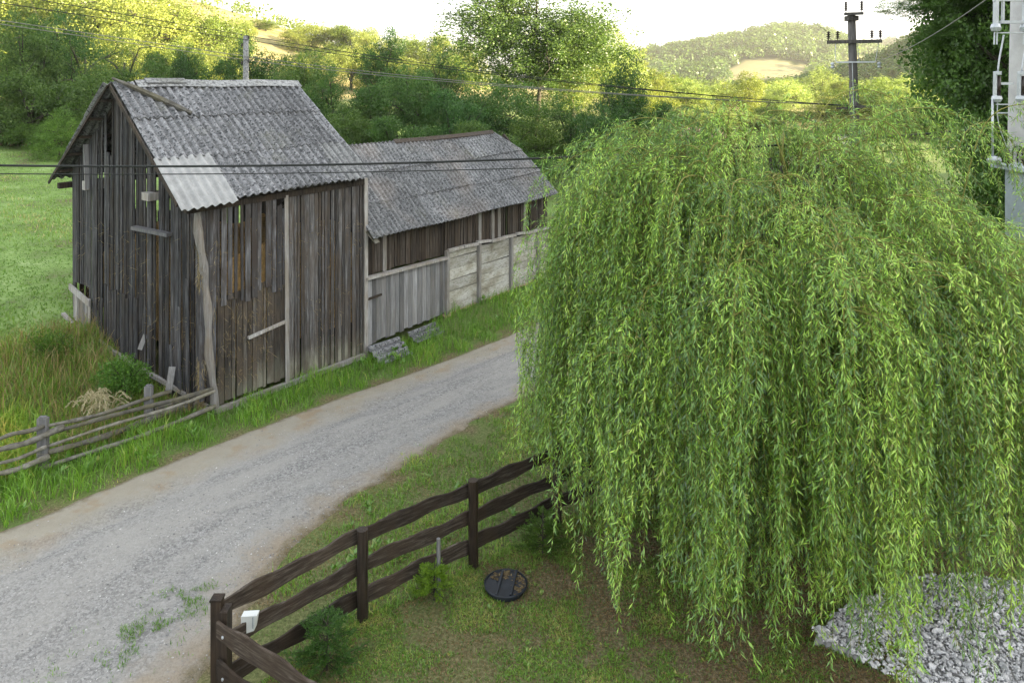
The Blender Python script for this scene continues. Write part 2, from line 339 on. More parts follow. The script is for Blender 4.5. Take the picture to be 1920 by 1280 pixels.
M['straw'] = leaf_mat('straw_blade', [(0.0, (0.13, 0.10, 0.045)), (0.5, (0.30, 0.23, 0.11)), (1.0, (0.50, 0.42, 0.25))], 0.25, None, True, 0.03)

# ---------------------------------------------------------------- terrain
def gauss(x, c, w): return np.exp(-((x - c) / w) ** 2)
def G(x, y):
    x = np.asarray(x, float); y = np.asarray(y, float)
    s, v = F1.sv(x, y)
    h = 0.95 * sm(0.1, 4.2, v)
    h = h * (1 - 0.35 * sm(6, 14, s)) + 0.30 * sm(-0.9, 0.0, v) * sm(4.6, 7.2, s) * (1 - sm(0.1, 3, v))
    h = h + 0.072 * np.maximum(v - 5.2, 0) * (1 - sm(0, 40, x)) * (1 - 0.9 * sm(40, 90, v))
    h = h + 0.05 * fb(x, y, 3.5, 3) * sm(0.3, 6, v) + 0.35 * fb(x, y, 18, 5) * sm(25, 60, y)
    left = 30 * gauss(x, -112, 76) * sm(62, 195, y) * np.where(y > 195, gauss(y, 195, 170), 1)
    shade_ridge = 50 * np.where(np.abs(x - 132) < 400, gauss(x, 132, 42), 0) * (1 - sm(-8, 44, y)) * sm(-320, -220, y)  # unseen ridge right of the view, shaped to shade the foreground
    right = 46 * gauss(x, 205, 56) * gauss(y, 262, 62)
    yard = 0.18 * sm(5.5, 8, x) * (1 - sm(14, 20, y))
    return h + left + shade_ridge + right + yard
LE = np.array([(-20, -4), (-13, 4), (-10, 7.6), (-7.47, 10.74), (-6.5, 11.8), (-5.39, 13.29), (-3.56, 15.33), (-1.26, 17.42), (0.72, 19.93), (4, 25), (8.6, 33), (15, 45), (24, 62), (44, 96), (70, 140)], float)
RE = np.array([(-3, -6), (-2.75, 3), (-2.95, 7.3), (-3.2, 8.2), (-3.72, 8.9), (-3.6, 9.7), (-2.8, 11.0), (-2.2, 12.04), (-1.08, 13.59), (0.28, 15.2), (2.6, 18.0), (6.8, 25), (11.5, 32.5), (18, 44), (27.5, 60.5), (47.5, 94), (73.5, 138)], float)
def resample(P, n):
    d = np.concatenate([[0], np.cumsum(np.linalg.norm(np.diff(P, axis=0), axis=1))]); t = np.linspace(0, d[-1], 130)
    X = np.stack([np.interp(t, d, P[:, k]) for k in (0, 1)], -1)
    for _ in range(3): X[1:-1] = (X[:-2] + 2 * X[1:-1] + X[2:]) / 4
    d = np.concatenate([[0], np.cumsum(np.linalg.norm(np.diff(X, axis=0), axis=1))]); t = np.linspace(0, d[-1], n)
    return np.stack([np.interp(t, d, X[:, k]) for k in (0, 1)], -1)
NR = 1300
le = resample(LE, NR); re_ = resample(RE, NR)
kk = np.arange(NR) * 0.117
rowd = re_ - le; rowd /= np.linalg.norm(rowd, axis=1)[:, None]
le = le + (0.13 * fb(kk, kk * 0, 1.6, 11) + 0.07 * fb(kk, kk * 0, 0.35, 13))[:, None] * rowd; re_ = re_ + (0.26 * fb(kk, kk * 0 + 9, 1.3, 12) + 0.16 * fb(kk, kk * 0, 0.4, 14))[:, None] * rowd
poly = np.concatenate([le, re_[::-1]])
poly_in = np.concatenate([le * 0.86 + re_ * 0.14, (le * 0.14 + re_ * 0.86)[::-1]])
def on_road(x, y, chunk=4000, inner=False):
    pl = poly_in if inner else poly
    out = np.zeros(len(x), bool); pl = pl[::2] if len(x) > 30000 else pl; x0, y0 = pl[:, 0], pl[:, 1]; x1, y1 = np.roll(x0, -1), np.roll(y0, -1)
    for i in range(0, len(x), chunk):
        X = x[i:i + chunk, None]; Y = y[i:i + chunk, None]
        c = ((y0 > Y) != (y1 > Y)) & (X < (x1 - x0) * (Y - y0) / (y1 - y0 + 1e-12) + x0)
        out[i:i + chunk] = (c.sum(1) % 2) == 1
    return out
xs = np.unique(np.concatenate([np.linspace(-2500, -260, 12), np.linspace(-260, -40, 45), np.linspace(-40, -14, 53), np.linspace(-14, 12, 150), np.linspace(12, 60, 50), np.linspace(60, 300, 61), np.linspace(300, 2500, 12)]))
ys = np.unique(np.concatenate([np.linspace(-900, -330, 6), np.linspace(-330, 0, 56), np.linspace(0, 6, 13), np.linspace(6, 26, 120), np.linspace(26, 70, 70), np.linspace(70, 420, 75), np.linspace(420, 3500, 14)]))
X, Y = np.meshgrid(xs, ys, indexing='ij'); Z = G(X, Y)
s_, v_ = F1.sv(X, Y)
inroad = on_road(X.ravel(), Y.ravel()).reshape(X.shape)
Z = Z - 0.06 * on_road(X.ravel(), Y.ravel(), inner=True).reshape(X.shape)
yard = (1 - sm(-0.3, 0.3, v_ + 4.2 - 0 * s_))      # the camera's side of the road
dry = np.clip(sm(75, 110, Y) * 0.9 + 0.35 * sm(1, 3, v_) * (1 - sm(0, 4, s_ + 2)) * (v_ < 7), 0, 1)
near = (np.abs(X) < 16) & (Y > 5) & (Y < 34); de = np.full(X.shape, 9.0)
de[near] = np.minimum(*[np.min(np.hypot(X[near][:, None] - q[None, ::8, 0], Y[near][:, None] - q[None, ::8, 1]), axis=1) for q in (le, re_)])
soil = sm(-4.0, -5.2, v_) * (Y < 16) * sm(-4, -2.5, X) * np.clip(0.42 + 0.9 * gauss(np.hypot(X - 3.4, Y - 9.6), 0, 3.2), 0, 1)
soil = np.maximum(soil, 0.95 * (1 - sm(0.08, 0.40, de + 0.25 * fb(X, Y, 0.5, 66))))
mead = sm(3.5, 6, v_) * (1 - sm(60, 85, Y)) * (s_ > -60) * (1 - sm(5, 20, X))
mb = MB(); mb.grid(np.stack([X, Y, Z], -1)); me = mb.mesh('ground', True)
for k, a in (('dry', dry), ('soil', soil), ('meadow', mead)):
    at = me.attributes.new(k, 'FLOAT', 'POINT'); at.data.foreach_set('value', a.ravel().astype(np.float32))
tag(link('ground', me, M['ground']), 'grassy ground with green meadow, bare patches and a rising slope', kind='structure')
# road
na = 40; a = np.linspace(0, 1, na)
P = le[:, None] * (1 - a)[None, :, None] + re_[:, None] * a[None, :, None]
z = 0.012 + 0.05 * np.sin(np.pi * a)[None] - 0.035 * (gauss(a, 0.33, 0.07) + gauss(a, 0.72, 0.07))[None] + 0.012 * fb(P[..., 0], P[..., 1], 0.5, 31)
z[:, 0] = -0.012; z[:, -1] = -0.012; z[:, 1] = 0.004; z[:, -2] = 0.004
mb = MB(); mb.grid(np.concatenate([P, (z + G(P[..., 0], P[..., 1]))[..., None]], -1)[:, ::-1])
me = mb.mesh('road', True)
for k, arr in (('across', np.broadcast_to(a[None], (NR, na))[:, ::-1]), ('along', np.broadcast_to(np.arange(NR)[:, None] * 0.117, (NR, na)))):
    at = me.attributes.new(k, 'FLOAT', 'POINT'); at.data.foreach_set('value', np.ascontiguousarray(arr).ravel().astype(np.float32))
tag(link('road', me, M['road']), 'grey gravel road with pale sandy margins running past the barns', kind='structure')
def road_z(i_frac, af): return 0.0
# far hills
fx = np.linspace(-150, 900, 150); fy = np.linspace(430, 1300, 110); X, Y = np.meshgrid(fx, fy, indexing='ij')
def far_h(X, Y):
    k = X / Y * 1380 + 960     # bearing
    pr = np.interp(X * 740 / Y, [-60, 60, 123, 182, 230, 273, 322, 365, 429, 520, 700], [0, 12, 31, 38, 47, 55, 50, 35, 28, 20, 0])
    b_ = 66 * gauss(X, 600, 200) * gauss(Y, 1050, 170) + 7 * fb(X, Y, 90, 41)
    return pr * gauss(Y, 740, 170) + b_ - 3
def far_meadow(X, Y):
    Zf = far_h(X, Y); px = 960 + 1380 * X / Y; py = 155 + 1380 * (H - Zf) / Y
    e = ((px - 1445) / 90) ** 2 + ((py - 140) / 28) ** 2; e2 = ((px - 1620) / 55) ** 2 + ((py - 125) / 15) ** 2
    return ((np.minimum(e, e2) + 0.35 * vnoise(X, Y, 16, 5)) < 1) & (Y < 830)
mb = MB(); mb.grid(np.stack([X, Y, far_h(X, Y)], -1)); me = mb.mesh('far_hill', True)
at = me.attributes.new('meadow', 'FLOAT', 'POINT'); at.data.foreach_set('value', far_meadow(X, Y).ravel().astype(np.float32))
tag(link('far_hill', me, M['far_hill']), 'distant wooded hill with a pale sunlit clearing', kind='structure')

# ---------------------------------------------------------------- leaves and blades
def rand_dirs(n):
    d = R.normal(size=(n, 3)); return d / np.linalg.norm(d, axis=1)[:, None]
def norm(a): return a / (np.linalg.norm(a, axis=-1, keepdims=True) + 1e-9)
def leaf_quads(P, D, L, W, rnd, S=None):
    n = len(P)
    if S is None: S = norm(np.cross(D, rand_dirs(n)))
    L = np.broadcast_to(L, (n,))[:, None]; W = np.broadcast_to(W, (n,))[:, None]
    v = np.stack([P, P + D * L * 0.45 + S * W / 2, P + D * L, P + D * L * 0.45 - S * W / 2], 1).reshape(-1, 3)
    return v, np.arange(4 * n).reshape(-1, 4), np.repeat(rnd, 4)
def leaf_mesh(name, *a, **k):
    v, q, r = leaf_quads(*a, **k); return mk(name, v, q, {'rnd': r})
def blades(name, x, y, h, wd, rnd, m, lean=0.5, z0=None, color=(1, 1, 1, 1)):
    n = len(x); z = (G(x, y) if z0 is None else z0) - 0.01; th = R.random(n) * 6.283; ph = R.random(n) * 6.283
    P = np.stack([x, y, z], -1); S = np.stack([np.cos(th), np.sin(th), 0 * th], -1) * (wd / 2)[:, None]
    Ld = np.stack([np.cos(ph), np.sin(ph), 0 * ph], -1); ln = (R.random(n) * lean * h)[:, None]; hh = h[:, None]; U = np.array([0, 0, 1.])
    m1 = P + Ld * ln * 0.3 + U * hh * 0.55; tp = P + Ld * ln * 1.1 + U * hh * (1 - 0.35 * (ln / hh) ** 2)
    v = np.stack([P - S, P + S, m1 + S * 0.75, m1 - S * 0.75, tp], 1).reshape(-1, 3); i = np.arange(n)[:, None] * 5
    me = mk(name, v, [i + np.array([[0, 1, 2, 3]]), i + np.array([[3, 2, 4]])], {'rnd': np.repeat(rnd, 5)})
    o = link(name, me, m); o.color = color; return o
def scatter(n, x0, x1, y0, y1, cond, inner=False):
    x = R.uniform(x0, x1, n); y = R.uniform(y0, y1, n); k = cond(x, y); x, y = x[k], y[k]
    k = ~on_road(x, y, inner=inner); return x[k], y[k]
def in_frame(x, y, m=0.72): return (np.abs(x) < m * y + 0.5) & (y > 6)
def in_b(x, y):   # inside a barn footprint
    s, v = F1.sv(x, y); s2, v2 = F2.sv(x, y)
    return ((s > -0.3 - 0.35 * sm(0, 2.7, v)) & (s < 3.8) & (v > -0.02) & (v < 5.45)) | ((s2 > 0) & (s2 < 7.9) & (v2 > -0.02) & (v2 < 3.45))
# lush verge under the barns
x, y = scatter(330000, -14, 9, 9, 34, lambda x, y: (F1.sv(x, y)[1] < 0.15 + 0.0 * x) & (F1.sv(x, y)[1] > -4) & in_frame(x, y, 0.95) & ~in_b(x, y) & (R.random(len(x)) < np.clip(14 / y, 0, 1)), inner=True)
s, v = F1.sv(x, y)
dl = np.min(np.hypot(x[:, None] - le[None, ::8, 0], y[:, None] - le[None, ::8, 1]), axis=1); dr = np.min(np.hypot(x[:, None] - re_[None, ::8, 0], y[:, None] - re_[None, ::8, 1]), axis=1)
k = dl < dr; x, y, dl = x[k], y[k], dl[k]; dl = np.where(on_road(x, y), -dl, dl)
cl = fb(x, y, 0.5, 61)
k = R.random(len(x)) < np.clip(0.22 + dl * 1.5 + cl * 0.8, 0, 1); x, y, dl, cl = x[k], y[k], dl[k], cl[k]
h = (0.05 + 0.30 * sm(0.05, 0.7, dl)) * (0.75 + 0.6 * cl) * R.uniform(0.6, 1.25, len(x))
tag(blades('verge_grass', x, y, np.maximum(h, 0.03), R.uniform(0.008, 0.018, len(x)), np.clip(0.45 + 0.45 * cl + R.normal(0, 0.17, len(x)), 0, 1), M['grass'], 0.9, color=(1.5, 1.45, 1.0, 1)), 'lush green grass along the foot of the barns', kind='stuff')
# bank left of the barn: tall mixed grass
def bank(x, y):
    s, v = F1.sv(x, y); return (v > 0.1) & (v < 5.2 + 1.2 * vnoise(x, y, 1.2, 6)) & (s < 0.1) & in_frame(x, y, 1.0) & ~in_b(x, y)
x, y = scatter(190000, -19, -5, 8, 20, bank); cl = fb(x, y, 1.3, 71) * 1.6; s, v = F1.sv(x, y)
k = (cl + 0.5 * R.random(len(x))) > 0.33 - 0.12 * v; kd = k & (R.random(len(x)) < 0.2)
kg = ~k | (R.random(len(x)) < 0.5)
tag(blades('bank_grass', x[kg], y[kg], R.uniform(0.12, 0.42, kg.sum()), R.uniform(0.009, 0.02, kg.sum()), np.clip(0.5 - 0.4 * cl[kg] + R.normal(0, 0.2, kg.sum()), 0, 1), M['grass'], 1.1, color=(1.9, 1.55, 1.05, 1)), 'tall tangled green grass on the bank left of the tall barn', kind='stuff')
tag(blades('dry_grass', x[kd], y[kd], R.uniform(0.2, 0.65, kd.sum()), R.uniform(0.006, 0.013, kd.sum()), np.clip(0.35 + R.normal(0, 0.22, kd.sum()), 0, 1), M['straw'], 1.0, color=(1.2, 1.2, 1.1, 1)), 'dry straw coloured grass stalks on the bank', kind='stuff')
# meadow
x, y = scatter(420000, -42, 0, 12, 48, lambda x, y: (F1.sv(x, y)[1] > 4.2) & in_frame(x, y, 0.95) & ~in_b(x, y) & (R.random(len(x)) < (16 / y) ** 1.3) & (F1.sv(x, y)[0] < 6))
cl = 1.0 * fb(x, y, 1.3, 81) + 1.1 * fb(x, y, 5, 83)
tag(blades('meadow_grass', x, y, R.uniform(0.035, 0.10, len(x)) * (1.1 + 0.6 * cl), R.uniform(0.02, 0.04, len(x)), np.clip(0.66 + 0.3 * cl + R.normal(0, 0.12, len(x)), 0.35, 1), M['grass'], 1.0, color=(1.35, 1.15, 1.5, 1)), 'short bright green meadow grass on the slope', kind='stuff')
x, y = scatter(16000, -36, -18, 34, 46, lambda x, y: in_frame(x, y) & (np.abs(F1.sv(x, y)[1] - 33.5 - 2 * vnoise(x, y, 4, 9)) < 1.6) & (x < -0.50 * y))
tag(blades('reed_grass', x, y, R.uniform(0.5, 1.3, len(x)), R.uniform(0.03, 0.05, len(x)), R.random(len(x)), M['straw'], 0.5), 'band of tall dry grass at the foot of the left trees', kind='stuff')
# right verge and yard
def dist_re(x, y): return np.min(np.hypot(x[:, None] - re_[None, ::8, 0], y[:, None] - re_[None, ::8, 1]), axis=1)
FP = np.array([(-3.01, 7.61), (-1.81, 8.91), (-0.52, 9.88), (0.62, 10.75), (2.0, 11.8), (3.6, 13.1), (5.4, 14.6)])
def fence_side(x, y): return np.interp(x, FP[:, 0], FP[:, 1]) - y      # > 0 on the yard's side
x, y = scatter(330000, -4.2, 9, 7, 24, lambda x, y: in_frame(x, y) & (fence_side(x, y) < 0.1) & (F1.sv(x, y)[1] < -2.2) & (R.random(len(x)) < np.clip(12 / y, 0, 1)), inner=True)
d = dist_re(x, y); d = np.where(on_road(x, y), -d, d); cl = 1.5 * fb(x, y, 0.6, 91)
k = (R.random(len(x)) < np.clip(0.12 + d * 1.3 + 1.3 * cl, 0.0, 0.9)) & (y > 8.3) ; x, y, cl = x[k], y[k], cl[k]
tag(blades('roadside_grass', x, y, R.uniform(0.025, 0.10, len(x)) * (1.2 + 0.7 * cl), R.uniform(0.006, 0.014, len(x)), np.clip(0.5 + 0.45 * cl + R.normal(0, 0.2, len(x)), 0, 1), M['grass'], 1.4, color=(1.5, 1.4, 1.1, 1)), 'patchy green grass between the road and the dark fence', kind='stuff')
x, y = scatter(330000, -3.2, 5.5, 6.2, 12.5, lambda x, y: (fence_side(x, y) > -0.05) & in_frame(x, y))
cl = 1.7 * fb(x, y, 0.6, 101) - 0.15 * gauss(np.hypot(x - 3.4, y - 9.9), 0, 2.6); rr = R.random(len(x))
k = rr < np.clip(0.62 + 1.6 * cl, 0.1, 0.97)
tag(blades('yard_grass', x[k], y[k], R.uniform(0.02, 0.065, k.sum()), R.uniform(0.006, 0.013, k.sum()), np.clip(0.5 + 0.5 * cl[k] + R.normal(0, 0.22, k.sum()), 0, 1), M['grass'], 1.5, color=(1.35, 1.25, 1.0, 1)), 'thin short grass on the yard inside the fence', kind='stuff')
k = (rr > 0.55) & (R.random(len(x)) < 0.6)
tag(blades('yard_thatch', x[k], y[k], R.uniform(0.008, 0.035, k.sum()), R.uniform(0.004, 0.01, k.sum()), np.clip(R.normal(0.25, 0.2, k.sum()), 0, 1), M['straw'], 2.5, color=(0.95, 0.75, 0.6, 1)), 'brown dead grass and leaf litter on the yard', kind='stuff')
x, y = scatter(70000, -4.2, 6, 8.3, 17, lambda x, y: in_frame(x, y) & (fence_side(x, y) < 0.2) & (F1.sv(x, y)[1] < -2.2) & (fb(x, y, 0.8, 95) > 0.0), inner=True)
tag(blades('roadside_thatch', x, y, R.uniform(0.01, 0.06, len(x)), R.uniform(0.004, 0.01, len(x)), np.clip(R.normal(0.4, 0.25, len(x)), 0, 1), M['straw'], 2.2, color=(0.85, 0.75, 0.6, 1)), 'patches of dead brown grass between road and dark fence', kind='stuff')
def litter(name, x, y, size, col_, label, z=0.012):
    n = len(x); P = np.stack([x, y, G(x, y) + z + R.random(n) * 0.012], -1); th = R.random(n) * 6.28; D = norm(np.stack([np.cos(th), np.sin(th), R.normal(0, 0.25, n)], -1))
    o = link(name, leaf_mesh(name, P, D, R.uniform(*size, n), R.uniform(0.35, 0.6, n) * size[0], R.random(n), S=norm(np.cross(D, norm(np.array([0, 0, 1.]) + R.normal(0, 0.3, (n, 3)))))), M['straw']); o.color = col_; return tag(o, label, kind='stuff')
x, y = scatter(90000, -3.0, 6.5, 6.2, 12.5, lambda x, y: (fence_side(x, y) > 0) & in_frame(x, y) & (R.random(len(x)) < 0.4 + 0.9 * fb(x, y, 0.9, 121) + 0.5 * gauss(np.hypot(x - 3.2, y - 9.5), 0, 2.5)))
litter('fallen_leaves', x, y, (0.02, 0.045), (0.6, 0.48, 0.4, 1), 'fallen brown leaves and bits of bark on the yard')
x, y = scatter(14000, -4, 4, 8.2, 16, lambda x, y: (fence_side(x, y) < 0) & in_frame(x, y) & (F1.sv(x, y)[1] < -2.4) & (fb(x, y, 0.8, 95) > -0.05))
litter('verge_litter', x, y, (0.02, 0.04), (0.6, 0.5, 0.4, 1), 'dead leaves in the grass outside the dark fence')
# broad leaved weeds
def rosettes(name, cx, cy, label, size=(0.05, 0.13), up=0.45, color=(1, 1, 1, 1), per=(6, 14), z0=0.01):
    P = []; D = []; L = []; r = []
    for a_, b_ in zip(cx, cy):
        n = random.randint(*per); th = R.random(n) * 6.283; e = R.uniform(0.15, up + 0.6, n)
        P.append(np.tile([a_, b_, float(G(a_, b_)) + z0], (n, 1)) + R.normal(0, 0.02, (n, 3)) * [1, 1, 0.2])
        D.append(np.stack([np.cos(th) * np.cos(e), np.sin(th) * np.cos(e), np.sin(e)], -1)); L.append(R.uniform(*size, n)); r.append(np.clip(R.normal(0.75, 0.15, n), 0, 1))
    P = np.concatenate(P); D = np.concatenate(D); L = np.concatenate(L); S = norm(np.cross(D, [0, 0, 1.]))
    o = link(name, leaf_mesh(name, P, D, L, L * 0.42, np.concatenate(r), S=S), M['grass']); o.color = color; return tag(o, label, kind='stuff')
x, y = scatter(420, -4, 5, 8.6, 17, lambda x, y: (fence_side(x, y) < -0.1) & (F1.sv(x, y)[1] < -2.5) & (fb(x, y, 0.9, 93) > -0.1))
rosettes('verge_weeds', x, y, 'broad leaved weeds in the grass beside the dark fence', (0.05, 0.14))
x, y = scatter(150, -2.4, 4, 6.8, 10.5, lambda x, y: (fence_side(x, y) > 0.25))
rosettes('yard_weeds', x, y, 'low green weeds dotted over the yard', (0.02, 0.06), 0.3, color=(1.1, 1.0, 0.8, 1), per=(8, 18))
x, y = scatter(700, -12, 6, 10, 26, lambda x, y: (F1.sv(x, y)[1] < 0.1) & (F1.sv(x, y)[1] > -1.4) & (x < 2) & ~in_b(x, y) & ((F1.sv(x, y)[0] < -0.3) | (fb(x, y, 1.5, 33) > 0.05)))
d = np.min(np.hypot(x[:, None] - le[None, ::8, 0], y[:, None] - le[None, ::8, 1]), axis=1); dr = dist_re(x, y); k = (d > 0.2) & (d < dr)
rosettes('bank_weeds', x[k], y[k], 'leafy green weeds in the verge below the rail fence and barns', (0.06, 0.15), 0.8, (0.95, 1.05, 0.9, 1), (8, 20), 0.12)
# gravel tufts on the road
c0 = [ground_at(*p)[:2] for p in ((225, 1190), (300, 1180), (345, 1150), (262, 1235), (150, 1265), (330, 1130), (285, 1195), (375, 1118))]
x = np.concatenate([R.normal(c[0], 0.22, 330) for c in c0]); y = np.concatenate([R.normal(c[1], 0.13, 330) for c in c0]); k = fb(x, y, 0.16, 9) > 0.02; x, y = x[k], y[k]
tag(blades('gravel_grass', x, y, R.uniform(0.02, 0.065, len(x)), R.uniform(0.005, 0.011, len(x)), np.clip(R.normal(0.6, 0.2, len(x)), 0, 1), M['grass'], 1.6, z0=0.05 + 0 * x), 'tiny grass tufts growing through the gravel near the corner post', kind='stuff')
# pebbles
def pebbles(name, x, y, z, size, m, label):
    n = len(x); o6 = np.array([[1, 0, 0], [-1, 0, 0], [0, 1, 0], [0, -1, 0], [0, 0, 1], [0, 0, -1]], float)
    v = o6[None] * R.uniform(0.6, 1.2, (n, 6, 1)) + R.normal(0, 0.18, (n, 6, 3)); v[..., 2] *= 0.6
    th = R.random(n) * 6.28; c, s = np.cos(th)[:, None], np.sin(th)[:, None]
    v = np.stack([v[..., 0] * c - v[..., 1] * s, v[..., 0] * s + v[..., 1] * c, v[..., 2]], -1) * size[:, None, None] + np.stack([x, y, z + size * 0.2], -1)[:, None]
    f = np.array([[0, 2, 4], [2, 1, 4], [1, 3, 4], [3, 0, 4], [2, 0, 5], [1, 2, 5], [3, 1, 5], [0, 3, 5]])
    me = mk(name, v.reshape(-1, 3), (np.arange(n)[:, None, None] * 6 + f[None]).reshape(-1, 3), {'rnd': np.repeat(R.random(n), 6)})
    return tag(link(name, me, m), label, kind='stuff')
n = 60000; t = R.random(n) ** 1.0; i = R.integers(60, 480, n); a_ = np.clip(R.beta(2.2, 1.3, n), 0, 1) * 0.98
pts = le[i] * (1 - a_)[:, None] + re_[i] * a_[:, None] + R.normal(0, 0.05, (n, 2))
k = in_frame(pts[:, 0], pts[:, 1]) & (pts[:, 1] < 18) & on_road(pts[:, 0], pts[:, 1]) & (R.random(n) < np.clip(0.45 + 1.1 * fb(pts[:, 0], pts[:, 1], 1.6, 55) + 0.7 * (pts[:, 1] < 10), 0.08, 1)); pts = pts[k]; a_ = a_[k]
zr = 0.012 + 0.05 * np.sin(np.pi * a_) - 0.035 * (gauss(a_, 0.33, 0.07) + gauss(a_, 0.72, 0.07))
pebbles('road_gravel', pts[:, 0], pts[:, 1], zr, np.abs(R.normal(0.004, 0.004, len(pts))) + 0.004, M['pebble'], 'loose grey gravel lying on the road')

# ---------------------------------------------------------------- plank walls
def plank_wall(mb, P0, P1, zb, zt, nrm, wd=(0.10, 0.17), gap=(0.004, 0.02), th=0.022, lean=0.012, jag=0.03, miss=0.0, broken=None, proud=0.006, s0=0.0):
    """vertical planks from P0 to P1 (xy); zb, zt functions of distance; nrm = outward normal"""
    P0 = np.array(P0, float); P1 = np.array(P1, float); L = np.linalg.norm(P1 - P0); d = (P1 - P0) / L; nrm = np.array(nrm, float)
    s = 0.0; i = 0
    while s < L - 0.04:
        w_ = min(random.uniform(*wd), L - s); g = random.uniform(*gap)
        if random.random() < 0.12: g *= 2.2
        if random.random() >= miss:
            a, b = s + g / 2, s + w_ - g / 2
            bz = zb(s + s0) + random.uniform(-jag, jag); tz0 = zt(a + s0); tz1 = zt(b + s0)
            if broken is not None:
                br = broken(s + s0, bz, tz0)
                if br: bz, q_ = br; tz0 = min(tz0, q_); tz1 = min(tz1, q_ - random.uniform(-0.03, 0.03))
            l0 = random.uniform(-lean, lean); off = random.uniform(0, proud) + (0.0022 * (i % 2)); n2 = nrm * off
            pr = random.uniform(0, 1)
            def pt(x_, z_, o_, l=0): q2 = P0 + d * (x_ + l) + n2 + nrm * o_; return (q2[0], q2[1], z_)
            c = [pt(a, bz, 0, l0), pt(b, bz, 0, l0), pt(b, bz, -th, l0), pt(a, bz, -th, l0), pt(a, tz0, 0), pt(b, tz1, 0), pt(b, tz1, -th), pt(a, tz0, -th)]
            mb.hexa(c, pr)
        s += w_; i += 1
def corr_sheet(C, n_w, n_s, amp, L_along, wave=0.177, lift=(0, 0), jit=0.0, back=True):
    """corrugated sheet over the bilinear quad C = (lo0, lo1, hi1, hi0)"""
    C = np.array(C, float); nx = max(2, int(round(L_along / wave * 8))) + 1; a = np.linspace(0, 1, nx); b = np.linspace(0, 1, n_s)
    A, B = np.meshgrid(a, b, indexing='ij')
    P = C[0] * ((1 - A) * (1 - B))[..., None] + C[1] * (A * (1 - B))[..., None] + C[2] * (A * B)[..., None] + C[3] * ((1 - A) * B)[..., None]
    nrm = norm(np.cross(C[1] - C[0], C[3] - C[0])); 
    P = P + nrm * (amp * np.sin(A * L_along / wave * 2 * np.pi) + lift[0] * (1 - B) + lift[1] * B + jit * vnoise(A * 3 + C[0][0], B * 2, 1, 3))[..., None]
    return P
def add_sheet(mb, P, th=0.012, rnd=None):
    # top and bottom faces with closed rim so that edges show thickness
    a, b = P.shape[:2]; nrm = norm(np.cross(P[-1, 0] - P[0, 0], P[0, -1] - P[0, 0])); Q = P - nrm * th
    r = R.random() if rnd is None else rnd
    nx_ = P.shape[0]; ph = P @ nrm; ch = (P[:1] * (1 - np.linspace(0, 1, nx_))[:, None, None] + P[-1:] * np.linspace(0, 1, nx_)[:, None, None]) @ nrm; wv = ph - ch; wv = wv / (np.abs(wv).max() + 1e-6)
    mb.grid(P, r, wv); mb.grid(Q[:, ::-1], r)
    for e0, e1 in ((P[:, 0], Q[:, 0]), (Q[:, -1], P[:, -1]), (Q[0], P[0]), (P[-1], Q[-1])): mb.grid(np.stack([e0, e1], 1), r)

# ---------------------------------------------------------------- tall barn
barn = empty('tall_barn', (*F1.P(0, 0), 0), 'tall weathered plank barn with spotted corrugated roof at the road edge', 'barn')
SK = lambda v: -0.22 * sm(0, 0.6, v) - 0.42 * sm(0.4, 2.6, v)           # skew of the gable wall
ZE, ZR, VR = 4.2, 6.5, 2.7
def roof_z(s, v): return (ZE + (s + .7) * 0.028) + (ZR - ZE - (s + .7) * 0.028) * np.clip(1 - np.abs(v - VR) / 3.0, -0.2, 1)
# gable wall (left side in the view)
mb = MB(); pts = [F1.P(SK(v), v) for v in np.linspace(0.12, 5.4, 9)]
vv = np.linspace(0.12, 5.4, 9)
for i in range(8):
    P0, P1 = pts[i], pts[i + 1]; d = norm(P1 - P0); nr = np.array([-d[1], d[0]])
    if nr @ (np.array([0, 0]) - P0) < 0: nr = -nr
    def zb(s, i=i): v = vv[i] + s; return float(G(*F1.P(-0.5, v))) + 0.02 + (0.25 if 4.3 < v else 0)
    def zt(s, i=i): v = vv[i] + s; return float(roof_z(-0.4, v)) - 0.10
    def brk(s, b0, t0, i=i):
        v = vv[i] + s
        if 3.05 < v < 3.42 and t0 > 4: return (b0, 5.0 + random.uniform(-0.1, 0.1))
        if 4.25 < v < 5.05: return (1.85, t0)
        if random.random() < 0.10 and v < 2.2: return (b0 + random.uniform(0, 0.2), 3.4 + random.uniform(-0.5, 0.4))
        return None
    plank_wall(mb, P0, P1, zb, zt, nr, (0.06, 0.14), (0.006, 0.03), lean=0.03, broken=brk, miss=0.04 if i > 0 else 0.12, proud=0.03)
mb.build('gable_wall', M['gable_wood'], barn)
gout = -F1.u                                            # outward of the gable
# second layer of planks low on the gable, weathered ends
mb = MB()
for k in range(10):
    v = 2.0 + k * 0.135; p0 = F1.P(SK(v) - 0.035, v); p1 = F1.P(SK(v + .12) - 0.035, v + 0.12)
    plank_wall(mb, p0, p1, lambda s: 0.75, lambda s, k=k: 2.02 + 0.05 * math.sin(k * 2.3), gout, (0.115, 0.12), (0.006, 0.012), lean=0.01, proud=0.008)
for v, z0, z1 in ((1.55, 0.5, 1.5), (3.5, 0.8, 1.75), (0.75, 0.3, 2.0), (1.0, 0.2, 1.2), (0.5, 0.2, 2.6), (3.3, 0.85, 2.1)):
    plank_wall(mb, F1.P(SK(v) - 0.05, v), F1.P(SK(v) - 0.05, v + 0.12), lambda s: z0, lambda s: z1, gout, (0.115, 0.12), (0.004, 0.01), lean=0.05)
mb.build('patched_planks', M['gable_wood'], barn)['label'] = 'second layer of short grey planks low on the gable'
mb = MB()
for v0, v1 in ((4.15, 5.1),):
    plank_wall(mb, F1.P(SK(v0) - 0.06, v0), F1.P(SK(v1) - 0.06, v1), lambda s: 0.95 + s * 0.05, lambda s: 1.62 + 0.0 * s, gout, (0.12, 0.17), (0.004, 0.02))
